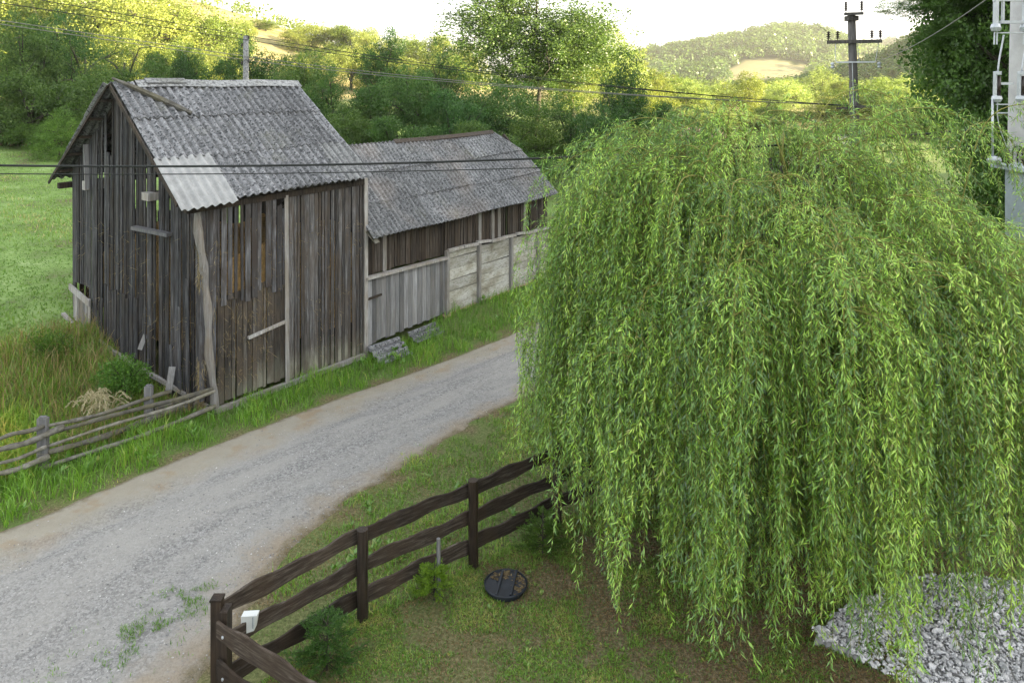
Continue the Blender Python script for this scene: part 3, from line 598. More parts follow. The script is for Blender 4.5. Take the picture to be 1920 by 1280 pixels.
mb.bar(F1.P(-0.75, 4.05, 1.56), F1.P(-0.75, 5.2, 1.74), 0.04, 0.14, rnd=0.9); mb.bar(F1.P(-0.78, 4.0, 0.72), F1.P(-0.75, 5.6, 1.0), 0.08, 0.10, rnd=0.8)
mb.build('hatch', M['pale_wood'], barn)['label'] = 'pale low hatch at the left corner of the gable'
# front wall: upper and lower plank bands, door
mb = MB(); nf = -F1.n
def top(s): return float(roof_z(s, 0.0)) - 0.06
def brf(s, b0, t0):
    if 1.05 < s < 1.75 and random.random() < 0.4: return (b0, t0 - random.uniform(0.1, 1.1))
    return None
plank_wall(mb, F1.P(-0.22, 0.09), F1.P(0.16, 0.05), lambda s: 0.25, lambda s: 4.05, nf, (0.07, 0.11), (0.004, 0.015), lean=0.03, proud=0.02)
plank_wall(mb, F1.P(0.16, 0), F1.P(1.62, 0), lambda s: 2.05 + 0.10 * math.sin(s * 9) + 0.12 * s, top, nf, (0.09, 0.15), (0.008, 0.032), lean=0.012, broken=brf, miss=0.04, proud=0.015)
mb.build('upper_boards', M['upper_wood'], barn); mb = MB()
plank_wall(mb, F1.P(1.68, 0), F1.P(3.72, 0), lambda s: 0.12 + 0.01 * s, top, nf, (0.07, 0.14), (0.006, 0.034), lean=0.016, miss=0.03, proud=0.028)
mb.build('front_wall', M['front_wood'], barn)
mb = MB(); plank_wall(mb, F1.P(0.10, 0.035), F1.P(1.62, 0.035), lambda s: 0.12 + 0.05 * s, lambda s: 2.22 + 0.12 * s, nf, (0.09, 0.16), (0.004, 0.024), lean=0.01, proud=0.008)
door = mb.build('door', M['door_wood'], barn)
mb = MB(); mb.bar(F1.P(0.72, -0.045, 1.30), F1.P(1.60, -0.045, 1.42), 0.05, 0.06, rnd=0.95); mb.build('door_bar', M['pale_wood'], door)
# posts and beams
for k_, (pp, rr_) in enumerate((([F1.P(0.0, -0.02, -0.1), F1.P(-0.02, 0.03, 0.9), F1.P(-0.10, 0.05, 1.8), F1.P(-0.13, 0.06, 2.7), F1.P(-0.24, 0.05, 3.3), F1.P(-0.30, 0.06, 4.15)], 0.085),)):
    mb = MB(); P = np.array(pp); t = np.linspace(0, 1, 24); Q = np.stack([np.interp(t, np.linspace(0, 1, len(P)), P[:, j]) for j in range(3)], -1)
    Q[:, 0] += 0.02 * np.sin(t * 19); Q[:, 1] += 0.02 * np.sin(t * 13 + 1)
    mb.tube(Q, 0.075 + 0.014 * np.sin(t * 31), 9); mb.build('corner_post', M['pale_wood'], barn, True)
mb = MB(); mb.bar(F1.P(1.65, -0.02, 0.05), F1.P(1.63, -0.01, 4.1), 0.10, 0.08, rnd=0.7); mb.build('post', M['pale_wood'], barn)
mb = MB(); mb.bar(F1.P(3.76, -0.01, 0.05), F1.P(3.76, 0.0, 4.25), 0.10, 0.10, rnd=0.9); mb.build('post', M['pale_wood'], barn)
mb = MB(); mb.bar(F1.P(-0.55, 0.02, 4.06), F1.P(3.8, 0.02, 4.17), 0.14, 0.13, rnd=0.1); mb.build('eave_beam', M['dark_wood'], barn)
mb = MB(); mb.bar(F1.P(-0.9, 5.45, 4.08), F1.P(3.8, 5.45, 4.17), 0.14, 0.13, rnd=0.1); mb.build('eave_beam', M['dark_wood'], barn)
mb = MB(); mb.bar(F1.P(0.0, -0.06, 0.06), F1.P(3.8, -0.06, 0.10), 0.10, 0.10, rnd=0.6); mb.build('sill_beam', M['pale_wood'], barn)
mb = MB(); mb.bar(F1.P(-0.06, 0.1, 0.12), F1.P(-0.72, 2.2, 0.72), 0.07, 0.07, rnd=0.7); mb.bar(F1.P(-0.72, 2.2, 0.72), F1.P(-0.8, 4.6, 0.95), 0.07, 0.07, rnd=0.7); mb.build('sill_beam', M['pale_wood'], barn)
# beam ends, small shelf and window board on the gable
mb = MB(); mb.bar(F1.P(SK(1.62) - 0.14, 1.62, 4.17), F1.P(0.3, 1.62, 4.17), 0.30, 0.16, rnd=0.95); mb.build('beam_end', M['pale_wood'], barn)
mb = MB(); mb.bar(F1.P(-0.76, 4.35, 4.17), F1.P(0.3, 4.35, 4.17), 0.15, 0.20, rnd=0.95); mb.build('beam_end', M['pale_wood'], barn)
mb = MB(); mb.bar(F1.P(SK(1.0) - 0.10, 1.0, 3.44), F1.P(SK(2.0) - 0.10, 2.0, 3.50), 0.14, 0.07, rnd=0.2); mb.build('shelf_board', M['grey_wood'], barn)
mb = MB(); mb.bar(F1.P(-0.70, 4.28, 4.1), F1.P(-0.72, 4.34, 5.1), 0.05, 0.10, up=F1.P(1, 0, 0) - F1.P(0, 0, 0), rnd=0.6); mb.build('batten', M['grey_wood'], barn)
# back and far walls
mb = MB(); plank_wall(mb, F1.P(-0.6, 5.4), F1.P(3.7, 5.4), lambda s: 1.0, lambda s: (3.25 + 0.1 * math.sin(s * 5)) if 1.2 < s < 3.4 else 4.15, F1.n, (0.10, 0.16), (0.01, 0.04), miss=0.05); mb.build('back_wall', M['dark_wood'], barn)
mb = MB(); plank_wall(mb, F1.P(3.72, 0.1), F1.P(3.72, 5.4), lambda s: 0.3, lambda s: float(roof_z(3.7, s + 0.1)) - 0.1, F1.u, (0.10, 0.16), (0.004, 0.012)); mb.build('far_gable_wall', M['dark_wood'], barn)
# hay inside, straw poking through
x = []; 
g = np.linspace(0.25, 3.55, 18); gv = np.linspace(0.12, 5.2, 26); A_, B_ = np.meshgrid(g, gv, indexing='ij')
hz = 3.0 + 0.30 * vnoise(A_, B_, 0.9, 4) - 0.9 * gauss(A_, 1.2, 0.5) * 0 - 0.5 * sm(3.5, 5.2, B_)
mb = MB(); P = F1.P(A_ - 0.25 * sm(0.3, 2, B_), B_, hz); mb.grid(P)
for e in (P[:, 0], P[::-1, -1], P[0][::-1], P[-1]):
    lo_ = e.copy(); lo_[:, 2] = 0.9; mb.grid(np.stack([e, lo_], 1))
hay = mb.build('hay', M['hay'], barn, True)
n = 5200; sR = R.uniform(0, 3.7, n); zR = R.uniform(0.3, 3.4, n); side = R.random(n) < 0.62
Pf = np.where(side[:, None], F1.P(sR, np.full(n, 0.035), zR), F1.P(SK(sR * 1.4) + 0.03, sR * 1.4, zR))
dd = norm(rand_dirs(n) * [0.4, 0.4, 1.2] + np.where(side[:, None], np.append(nf, 0)[None], np.append(gout, 0)[None]) * 0.35 - [0, 0, 0.2])
clf = fb(sR * 1.0, zR * 0.7, 0.5, 44); k = clf > -0.12
link('straw', leaf_mesh('straw', Pf[k], dd[k], R.uniform(0.06, 0.2, k.sum()), np.full(k.sum(), 0.006), R.random(k.sum())), M['straw'], barn)
for (v, zc, l_, rr_) in ((0.13, 3.35, 0.85, 0.07), (0.15, 1.1, 1.0, 0.06)):
    n = 700; t = R.random(n); Pq = F1.P(-0.18 + R.normal(0, 0.03, n), v + R.normal(0, 0.035, n), zc - l_ * t); dd = norm(R.normal(0, 0.35, (n, 3)) - [0, 0, 1]); 
    link('straw', leaf_mesh('straw', Pq, dd, R.uniform(0.08, 0.2, n), np.full(n, 0.008), R.random(n)), M['straw'], barn)
# roof: three rows of sheets, each sheet its own slab
def barn_roof(frame, a0, a1, lo_v, hi_v, z_lo, z_hi, rows, wave, parent, m, sheet_w=1.06, amp=0.032, skip=(), end_fn=None):
    mb = MB(); L = a1 - a0; nsh = int(math.ceil(L / sheet_w))
    for r_ in range(rows):
        b0, b1 = r_ / rows, (r_ + 1) / rows
        if r_ < rows - 1: b1 += 0.03
        for k_ in range(nsh):
            if (r_, k_) in skip: continue
            x0 = a0 + k_ * sheet_w; x1 = min(a0 + (k_ + 1) * sheet_w + 0.03, a1)
            if x1 - x0 < 0.1: continue
            def P(aa, bb):
                v = lo_v + (hi_v - lo_v) * bb; return frame.P(aa, v, z_lo(aa) + (z_hi(aa) - z_lo(aa)) * bb)
            up_ = 0.012 * (rows - r_); j = random.uniform(-0.006, 0.006); ys_ = random.uniform(-0.006, 0.006)
            C = [P(x0, b0 + ys_), P(x1, b0 + ys_), P(x1, b1), P(x0, b1)]
            if hi_v < lo_v: C = [C[1], C[0], C[3], C[2]]
            S_ = corr_sheet(C, 0, 6, amp, x1 - x0, wave, (0.034 + 0.003 * (k_ % 2) + j * 0.3, 0.002), 0.006)
            add_sheet(mb, S_)
    return mb
zl = lambda s: ZE + (s + 0.7) * 0.028
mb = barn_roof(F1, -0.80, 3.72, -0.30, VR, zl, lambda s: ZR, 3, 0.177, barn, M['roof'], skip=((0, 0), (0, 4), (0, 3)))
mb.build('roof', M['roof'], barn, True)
mb = barn_roof(F1, -0.98, 3.72, 5.72, VR, zl, lambda s: ZR - 0.01, 3, 0.177, barn, M['roof']); mb.build('roof', M['roof'], barn, True)
def one_sheet(x0, x1, b0, b1, lift, m, name, lab):
    C = []
    for aa, bb in ((x0, b0), (x1, b0), (x1, b1), (x0, b1)):
        v = -0.30 + 3.0 * bb; C.append(F1.P(aa, v, zl(aa) + (ZR - zl(aa)) * bb))
    mb = MB(); add_sheet(mb, corr_sheet(C, 0, 6, 0.032, x1 - x0, 0.177, (lift, lift), 0.003)); o = mb.build(name, m, barn, True); o['label'] = lab
one_sheet(-0.84, 0.28, -0.035, 0.345, 0.035, M['roof_new'], 'roof_sheet', 'newer pale roof sheet at the near eave corner')
one_sheet(0.26, 1.34, 0, 0.36, 0.016, M['roof'], 'roof_sheet', 'spotted roof sheet beside the pale one')
one_sheet(1.32, 2.40, 0, 0.36, 0.014, M['roof'], 'roof_sheet', 'spotted roof sheet at the middle of the eave')
bpy.data.objects['roof_sheet.001'].data.attributes['rnd'].data.foreach_set('value', np.full(len(bpy.data.objects['roof_sheet.001'].data.vertices), 0.55, dtype=np.float32))
one_sheet(2.38, 2.95, 0, 0.36, 0.017, M['roof'], 'roof_sheet', 'narrow spotted roof sheet')
one_sheet(2.93, 3.72, -0.01, 0.36, 0.021, M['roof_plain'], 'roof_sheet', 'dark smooth roof sheet at the far eave corner')
mb = MB()
rid = np.array([F1.P(s, VR, ZR + 0.035 + 0.012 * math.sin(s * 3)) for s in np.linspace(-0.85, 3.75, 16)])
for dv, dz in ((-0.16, -0.10),):
    prof = [(-0.2, -0.14), (-0.02, 0.01), (0.02, 0.01), (0.2, -0.14)]
    Pg = np.array([[F1.P(s, VR + a_, ZR + 0.055 + b_ + 0.01 * math.sin(s * 3)) for a_, b_ in prof] for s in np.linspace(-0.35, 3.74, 14)]); mb.grid(Pg); mb.grid((Pg - [0, 0, 0.012])[:, ::-1])
mb.build('ridge_cap', M['roof_plain'], barn)
mb = MB(); Pg = np.array([[F1.P(s, VR + a_, ZR + 0.10 + b_) for a_, b_ in [(-0.16, -0.10), (0.0, 0.0), (0.16, -0.10)]] for s in (-0.15, 0.75)]); mb.grid(Pg); mb.grid((Pg - [0, 0, 0.012])[:, ::-1]); mb.build('ridge_cap', M['roof_plain'], barn)['label'] = 'short pale metal ridge cap'
mb = MB(); 
def on_roof(s, v, dz=0.06): return F1.P(s, v, float(roof_z(s, v)) + dz)
mb.tube([on_roof(-0.82, 2.66, 0.12), on_roof(-0.45, 2.42, 0.10), on_roof(0.1, 2.0, 0.08), on_roof(0.42, 1.72, 0.08)], [0.03, 0.06, 0.07, 0.05], 6); mb.build('fallen_ridge_board', M['rail_wood'], barn)
mb = MB(); mb.bar(F1.P(-0.84, -0.25, 4.22), F1.P(-0.86, VR, 6.44), 0.03, 0.08, rnd=0.3); mb.build('rake_board', M['dark_wood'], barn)
mb = MB(); mb.bar(F1.P(-1.02, 5.7, 4.14), F1.P(-0.9, VR, 6.44), 0.03, 0.06, rnd=0.3); mb.build('rake_board', M['dark_wood'], barn)
for k_ in range(5):      # purlins under the roof that show at the left overhang
    f = 0.1 + k_ * 0.19
    for sgn, v0 in ((1, 5.6), (-1, -0.15)):
        v = v0 + (VR - v0) * f; mb = MB(); mb.bar(F1.P(-0.92 if sgn > 0 else -0.72, v, float(roof_z(0, v)) - 0.08), F1.P(3.6, v, float(roof_z(3.6, v)) - 0.08), 0.06, 0.06, rnd=0.4); mb.build('purlin', M['dark_wood'], barn)
for s in (-0.55, 0.9, 2.3, 3.5):
    for v0 in (-0.1, 5.5):
        mb = MB(); mb.bar(F1.P(s, v0, float(roof_z(s, v0)) - 0.16), F1.P(s, VR, ZR - 0.15), 0.08, 0.09, rnd=0.4); mb.build('rafter', M['dark_wood'], barn)

# ---------------------------------------------------------------- long low barn
lb = empty('long_barn', (*F2.P(0, 0), 0), 'long low barn with grey corrugated roof behind the tall barn', 'barn')
n2 = -F2.n; E0, E1_ = 2.84, 2.93; VR2, ZR2 = 1.7, 4.9
zl2 = lambda s: E0 + s / 7.9 * 0.08
def roof2(s, v): return zl2(s) + (ZR2 - zl2(s)) * min(1, (v + 0.3) / 2.0)
# front roof; the far end is clipped by a small hip
mb = MB(); rows = 3; sw = 1.06; k_ = 0; x0 = 0.0
while x0 < 7.92:
    x1 = min(x0 + sw + 0.03, 7.95)
    for r_ in range(rows):
        b0, b1 = r_ / 3, (r_ + 1) / 3 + (0.02 if r_ < 2 else 0)
        C = []
        for aa, bb in ((x0, b0), (x1, b0), (x1, b1), (x0, b1)):
            lim = 7.95 if bb < 0.62 else 7.95 - (bb - 0.62) / 0.38 * 0.85
            aa = min(aa, lim); v = -0.3 + 2.0 * bb; sag = -0.05 * math.sin(aa / 7.9 * 3.14) * bb + 0.02 * math.sin(aa * 1.7 + r_)
            C.append(F2.P(aa, v, zl2(aa) + (ZR2 - zl2(aa)) * bb + sag))
        if np.linalg.norm(C[1] - C[0]) < 0.1: continue
        add_sheet(mb, corr_sheet(C, 0, 5, 0.028, x1 - x0, 0.15, (0.032 + 0.003 * (k_ % 2), 0.002), 0.008))
    x0 += sw; k_ += 1
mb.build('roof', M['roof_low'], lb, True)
mb = MB()
C = [F2.P(7.95, 3.7, 2.9), F2.P(0, 3.7, 2.84), F2.P(0, 1.7, 4.88), F2.P(7.1, 1.7, 4.88)]; add_sheet(mb, corr_sheet(C, 0, 5, 0.02, 7.9, 0.15)); mb.build('roof', M['roof_low'], lb, True)
mb = MB(); C = [F2.P(7.97, 1.0, 4.08), F2.P(7.97, 2.4, 4.08), F2.P(7.1, 1.72, 4.88), F2.P(7.1, 1.68, 4.88)]; add_sheet(mb, corr_sheet(C, 0, 5, 0.01, 1.4, 0.15)); mb.build('hip_roof', M['roof_low'], lb, True)
mb = MB(); Pg = np.array([[F2.P(s, VR2 + a_, ZR2 + 0.05 + b_ - 0.05 * math.sin(s / 7.9 * 3.14)) for a_, b_ in [(-0.1, -0.08), (0.0, 0.02), (0.1, -0.08)]] for s in np.linspace(2.6, 7.1, 12)]); mb.grid(Pg); mb.grid((Pg - [0, 0, 0.02])[:, ::-1]); mb.build('ridge_cap', M['dark_wood'], lb)
# grey plank wall (projects), dark boards above
mb = MB(); plank_wall(mb, F2.P(0.10, 0), F2.P(2.87, 0), lambda s: 0.30 + 0.02 * s, lambda s: 1.84 - 0.01 * s, n2, (0.12, 0.18), (0.003, 0.01), lean=0.006, proud=0.006); gw = mb.build('plank_wall', M['grey_wood'], lb); gw['label'] = 'pale grey lower plank wall'
mb = MB(); mb.bar(F2.P(0.0, -0.02, 1.88), F2.P(2.9, -0.02, 1.82), 0.16, 0.06, rnd=0.9); mb.build('ledge', M['pale_wood'], lb)
mb = MB(); mb.bar(F2.P(0.02, -0.04, 1.38), F2.P(0.52, -0.04, 1.40), 0.03, 0.05, rnd=0.1); mb.build('latch', M['dark_wood'], gw)
mb = MB(); plank_wall(mb, F2.P(0.0, 0.10), F2.P(2.92, 0.10), lambda s: 1.9, lambda s: 2.98, n2, (0.07, 0.12), (0.003, 0.018), lean=0.01, proud=0.01)
plank_wall(mb, F2.P(2.88, 0.04), F2.P(7.85, 0.04), lambda s: 1.98 - 0.03 * s + 0.03 * math.sin(s * 3), lambda s: 2.99, n2, (0.08, 0.15), (0.004, 0.03), lean=0.012, proud=0.02, miss=0.03)
mb.build('upper_boards', M['dark_wood'], lb)
for s, z0 in ((0.72, 1.9), (4.35, 1.9), (4.95, 1.9), (5.25, 1.85), (6.55, 1.85)):
    mb = MB(); mb.bar(F2.P(s, 0.0 if s > 2 else 0.07, z0), F2.P(s, 0.0 if s > 2 else 0.07, 2.88), 0.08, 0.06, rnd=0.9); mb.build('batten', M['pale_wood'], lb)
mb = MB(); xs_ = np.linspace(2.95, 7.85, 9)
for i in range(8): mb.bar(F2.P(xs_[i], -0.03 - 0.03 * (i % 2), 2.0 - 0.035 * (xs_[i] - 2.9) + 0.03 * (i % 3)), F2.P(xs_[i + 1], -0.03 - 0.03 * (i % 2), 2.0 - 0.035 * (xs_[i + 1] - 2.9) + 0.02), 0.10, 0.07, rnd=0.95)
mb.build('ledge', M['pale_wood'], lb)
mb = MB()      # horizontal lime washed boards between posts
def wtop(s): return 1.93 - 0.035 * (s - 2.9)
for s0, s1 in ((2.92, 4.20), (4.32, 5.72), (5.86, 7.15), (7.25, 7.9)):
    zz = 0.32
    while zz < 1.85:
        hgt = random.uniform(0.2, 0.32); t1 = min(zz + hgt - 0.015, wtop(s0))
        tl = random.uniform(-0.02, 0.02) - 0.01
        mb.hexa([F2.P(s0, 0, zz), F2.P(s1, 0, zz + tl), F2.P(s1, 0.06, zz + tl), F2.P(s0, 0.06, zz), F2.P(s0, 0, t1), F2.P(s1, 0, t1 + tl), F2.P(s1, 0.06, t1 + tl), F2.P(s0, 0.06, t1)]); zz += hgt
mb.build('limewashed_wall', M['whitewash'], lb)
for s in (2.9, 4.26, 5.79, 7.2):
    mb = MB(); mb.bar(F2.P(s, -0.02, 0.28), F2.P(s + 0.03, -0.015, 1.92 if s > 3 else 2.0), 0.10, 0.12, rnd=0.5); mb.build('post', M['pale_wood'], lb)
mb = MB(); g = np.linspace(2.75, 7.9, 30); Pg = np.array([[F2.P(s, -0.22 - 0.05 * math.sin(s * 5), 0.0), F2.P(s, -0.12 - 0.04 * math.sin(s * 4), 0.27 + 0.03 * math.sin(s * 7)), F2.P(s, 0.05, 0.33)] for s in g]); mb.grid(Pg); mb.build('plinth', M['earth'], lb, True)
mb = MB(); plank_wall(mb, F2.P(7.88, 0.1), F2.P(7.88, 3.3), lambda s: 0.3, lambda s: 2.9 + min(s, 3.2 - s) * 0.8, F2.u, (0.1, 0.16), (0.003, 0.01)); mb.build('end_wall', M['dark_wood'], lb)
mb = MB(); plank_wall(mb, F2.P(0, 3.4), F2.P(7.9, 3.4), lambda s: 0.4, lambda s: 2.8, F2.n, (0.1, 0.16), (0.003, 0.012)); mb.build('back_wall', M['dark_wood'], lb)
mb = MB(); mb.bar(F2.P(0.12, -0.32, 2.74), F2.P(0.02, 0.3, 3.3), 0.16, 0.03, rnd=0.4); mb.build('loose_roof_strip', M['rail_wood'], lb)
for s in (0.3, 2.9, 5.4, 7.7):
    mb = MB(); mb.bar(F2.P(s, -0.2, zl2(s) - 0.02), F2.P(s, VR2, ZR2 - 0.14), 0.07, 0.09, rnd=0.3); mb.build('rafter', M['dark_wood'], lb)

# ---------------------------------------------------------------- things by the barns
def scrap(name, c, L, W, rz, tilt, lab):
    mb = MB(); X_ = np.array([math.cos(rz), math.sin(rz), 0]); Y_ = np.array([-math.sin(rz) * math.cos(tilt), math.cos(rz) * math.cos(tilt), math.sin(tilt)]); c = np.array(c)
    C = [c - Y_ * W / 2 - X_ * L / 2, c + Y_ * W / 2 - X_ * L / 2, c + Y_ * W / 2 + X_ * L / 2, c - Y_ * W / 2 + X_ * L / 2]
    C = [C[1], C[0], C[3], C[2]]
    add_sheet(mb, corr_sheet(C, 0, 8, 0.03, W, 0.177, (0, 0), 0.012), 0.008); o = mb.build(name, M['roof'], None, True); return tag(o, lab, 'roof sheet', 'scrap roof sheets in the verge')
c = F2.P(0.42, -0.42); scrap('scrap_sheet', (c[0], c[1], 0.16), 0.95, 0.62, math.atan2(F2.u[1], F2.u[0]) - 0.1, 0.5, 'broken corrugated sheet lying where the two barns meet')
c = F2.P(1.75, -0.33); scrap('scrap_sheet', (c[0], c[1], 0.2), 1.0, 0.42, math.atan2(F2.u[1], F2.u[0]), 0.5, 'broken corrugated sheet half hidden in grass under the grey plank wall')
def leaning(p0, p1, wd, lab):
    mb = MB(); mb.bar(p0, p1, wd, 0.03, up=(0.3, -1, 0.1), rnd=0.8); tag(mb.build('loose_board', M['grey_wood']), lab, 'board', 'boards leaning on the gable')
gp = lambda px, py, y: np.array([(px - 960) / 1380 * y, y, H - (py - 155) / 1380 * y])
leaning(gp(316, 735, 14.35), gp(323, 688, 14.3), 0.12, 'short grey board leaning against the gable beside the corner post')
leaning(gp(240, 720, 14.9), gp(250, 690, 14.9), 0.11, 'short grey board poking out left of the green bush')
leaning(gp(262, 655, 15.2), gp(273, 627, 15.25), 0.09, 'small pale board poking up above the green bush')

# split rail fence on the left
rf = empty('rail_fence', (-7.93, 12.37, 0), 'weathered split rail fence of thin round poles left of the tall barn', 'fence')
for (px, pb, pt, y0, w_) in ((75, 885, 787, None, 0.16), (275, 805, 727, None, 0.14)):
    g0 = ground_at(px, pb, 0.0); zt = H - (pt - 155) / 1380 * g0[1]; mb = MB()
    mb.box((g0[0], g0[1] + 0.08, zt / 2 - 0.1), (w_, 0.09, zt + 0.2), rnd=0.3); mb.box((g0[0], g0[1] + 0.08, zt + 0.012), (w_ * 0.7, 0.06, 0.03), rnd=0.3); mb.build('post', M['grey_wood'], rf)
rails = [((0, 822, 0), (85, 796, 0), .035), ((40, 812, 1), (320, 735, 1), .035), ((0, 843, -1), (118, 803, -1), .05), ((70, 815, 1), (398, 728, 1), .04), ((88, 835, 1), (403, 733, 1), .03), ((0, 868, 1), (88, 838, -1), .03), ((90, 850, 1), (360, 757, -1), .055), ((0, 887, -1), (92, 857, -1), .045), ((75, 880, -1), (405, 762, -1), .04), ((300, 775, -1), (375, 760, -1), .05), ((290, 765, 1), (385, 740, 1), .035)]
def fence_y(px):      # the fence line's depth at this bearing
    a_, b_ = ground_at(75, 885, 0), ground_at(275, 805, 0); k = (px - 960) / 1380; d = b_ - a_; t = (k * a_[1] - a_[0]) / (d[0] - k * d[1]); return a_[1] + t * d[1]
for a_, b_, r_ in rails:
    y0, y1 = fence_y(a_[0]) + (-0.07 if a_[2] < 0 else 0.0), fence_y(b_[0]) + (-0.07 if b_[2] < 0 else 0.0)
    if b_[0] > 390: y1 = min(y1, 14.25)
    p0 = gp(a_[0], a_[1], y0); p1 = gp(b_[0], b_[1], y1)
    if a_[0] == 0: p0 = p0 + (p0 - p1) * 0.25
    t = np.linspace(0, 1, 14)[:, None]; Q = p0 * (1 - t) + p1 * t; L = np.linalg.norm(p1 - p0)
    Q[:, 2] += (0.018 * np.sin(t[:, 0] * 7 + a_[1]) - 0.03 * np.sin(t[:, 0] * 3.14) * L / 3); Q[:, 1] += 0.015 * np.sin(t[:, 0] * 9 + b_[1])
    mb = MB(); mb.tube(Q, r_ * (0.85 + 0.3 * t[:, 0]) * (1 + 0.12 * np.sin(t[:, 0] * 23)), 8); mb.build('rail', M['rail_wood'], rf, True)

# dark plank fence
pf = empty('plank_fence', (-3.01, 7.61, 0), 'dark brown fence of wavy horizontal boards around the yard', 'fence')
posts = [(-1.81, 8.91, 1.10), (-0.52, 9.88, 1.17), (0.66, 10.80, 1.2), (2.0, 11.8, 1.2), (3.6, 13.1, 1.2), (5.4, 14.6, 1.2)]
for x_, y_, z_ in posts:
    mb = MB(); n_ = 10; zz = np.linspace(-0.15, z_, 8); mb.tube(np.stack([x_ + 0.004 * np.sin(zz * 9), y_ + 0 * zz, zz], -1), 0.068, 10, cap=True); mb.build('post', M['fence_post'], pf, False)
fb_z = [0.95, 0.57, 0.20]
def wavy_board(p0, p1, z0, z1, hgt, seed, th=0.03, tops=None):
    p0 = np.array(p0); p1 = np.array(p1); L = np.linalg.norm(p1 - p0); t = np.linspace(0, 1, 26); d = (p1 - p0) / L; nn = np.array([-d[1], d[0]])
    xy = p0 + t[:, None] * (p1 - p0); zc = z0 + (z1 - z0) * t; rr = np.random.default_rng(seed); a1, a2, a3, a4 = rr.uniform(0, 6.28, 4)
    tp = zc + hgt / 2 + 0.013 * np.sin(t * L * 5 + a1) + 0.012 * np.sin(t * L * 11 + a2); bt = zc - hgt / 2 + 0.014 * np.sin(t * L * 4.3 + a3) + 0.01 * np.sin(t * L * 9 + a4)
    ring = np.stack([np.column_stack([xy - nn * th / 2, bt]), np.column_stack([xy - nn * th / 2, tp - 0.008]), np.column_stack([xy - nn * th * 0.3, tp]), np.column_stack([xy + nn * th / 2, tp - 0.004]), np.column_stack([xy + nn * th / 2, bt]), np.column_stack([xy - nn * th / 2, bt])], 1)
    mb = MB(); mb.grid(ring); r_ = mb.r[0][0]
    for e in (ring[0], ring[-1]): mb.add(e[:4], [[0, 1, 2, 3]], rnd=r_); mb.add(e[[0, 3, 4]], t=[[0, 1, 2]], rnd=r_)
    mb.build('board', M['fence_wood'], pf)
line = [(-3.03, 7.62, 0)] + posts
off = np.array([-0.06, 0.09])
for i in range(len(line) - 1):
    a_, b_ = np.array(line[i][:2]) + off, np.array(line[i + 1][:2]) + off
    for r_, zc in enumerate(fb_z):
        za = zc + (0.0 if i == 0 else 0.02 * i); zb_ = zc + 0.02 * (i + 1)
        wavy_board(a_ + (b_ - a_) * 0.012, b_ - (b_ - a_) * 0.012, za + (0.03 if i == 0 else 0), zb_, 0.185 if r_ < 2 else 0.20, 100 + i * 7 + r_)
mb = MB(); mb.box((-3.05, 7.62, 0.5), (0.105, 0.10, 1.32), rnd=0.3); mb.box((-3.05, 7.62, 1.17), (0.12, 0.115, 0.02), rnd=0.1); mb.build('corner_post', M['fence_post'], pf)
mb = MB(); mb.box((-2.955, 7.60, 0.48), (0.075, 0.15, 1.2), rnd=0.4); mb.build('post', M['fence_post'], pf)
for r_, (za, zb_) in enumerate(((0.94, 0.90), (0.52, 0.48), (0.14, 0.10))):
    wavy_board((-3.0, 7.50), (-0.9, 6.17), za, zb_, 0.2, 300 + r_)
mb = MB(); mb.box((-0.9, 6.27, 0.5), (0.1, 0.1, 1.2), rnd=0.4); mb.build('post', M['fence_post'], pf)
for z_ in (0.94, 0.52):
    mb = MB(); mb.lathe((-2.90, 7.385, z_), [(0.0, 0.0), (0.014, 0.0), (0.014, 0.012), (0.0, 0.012)], 8, axis=(-0.65, -0.75, 0)); mb.build('bolt', M['steel'], pf)
# utility cabinet behind the fence corner
ub = empty('utility_box', (-2.84, 7.93, 0), 'small white panel box low behind the corner of the dark fence', 'box')
mb = MB(); bx = np.array([(-2.92, 7.93, 0.55), (-2.78, 7.93, 0.60), (-2.78, 8.02, 0.60), (-2.92, 8.02, 0.55), (-2.92, 7.93, 0.75), (-2.75, 7.93, 0.76), (-2.75, 8.02, 0.76), (-2.92, 8.02, 0.75)]); mb.hexa(bx); mb.build('body', M['white_paint'], ub)
mb = MB(); mb.box((-2.79, 7.925, 0.69), (0.01, 0.012, 0.12)); mb.build('seam', M['tank'], ub)
# stake
st = MB(); st.tube([(-0.93, 9.30, -0.1), (-0.925, 9.30, 0.3), (-0.93, 9.31, 0.74)], 0.026, 8); tag(st.build('stake', M['grey_wood']), 'thin grey wooden stake standing beside the yellow green sapling', 'stake')
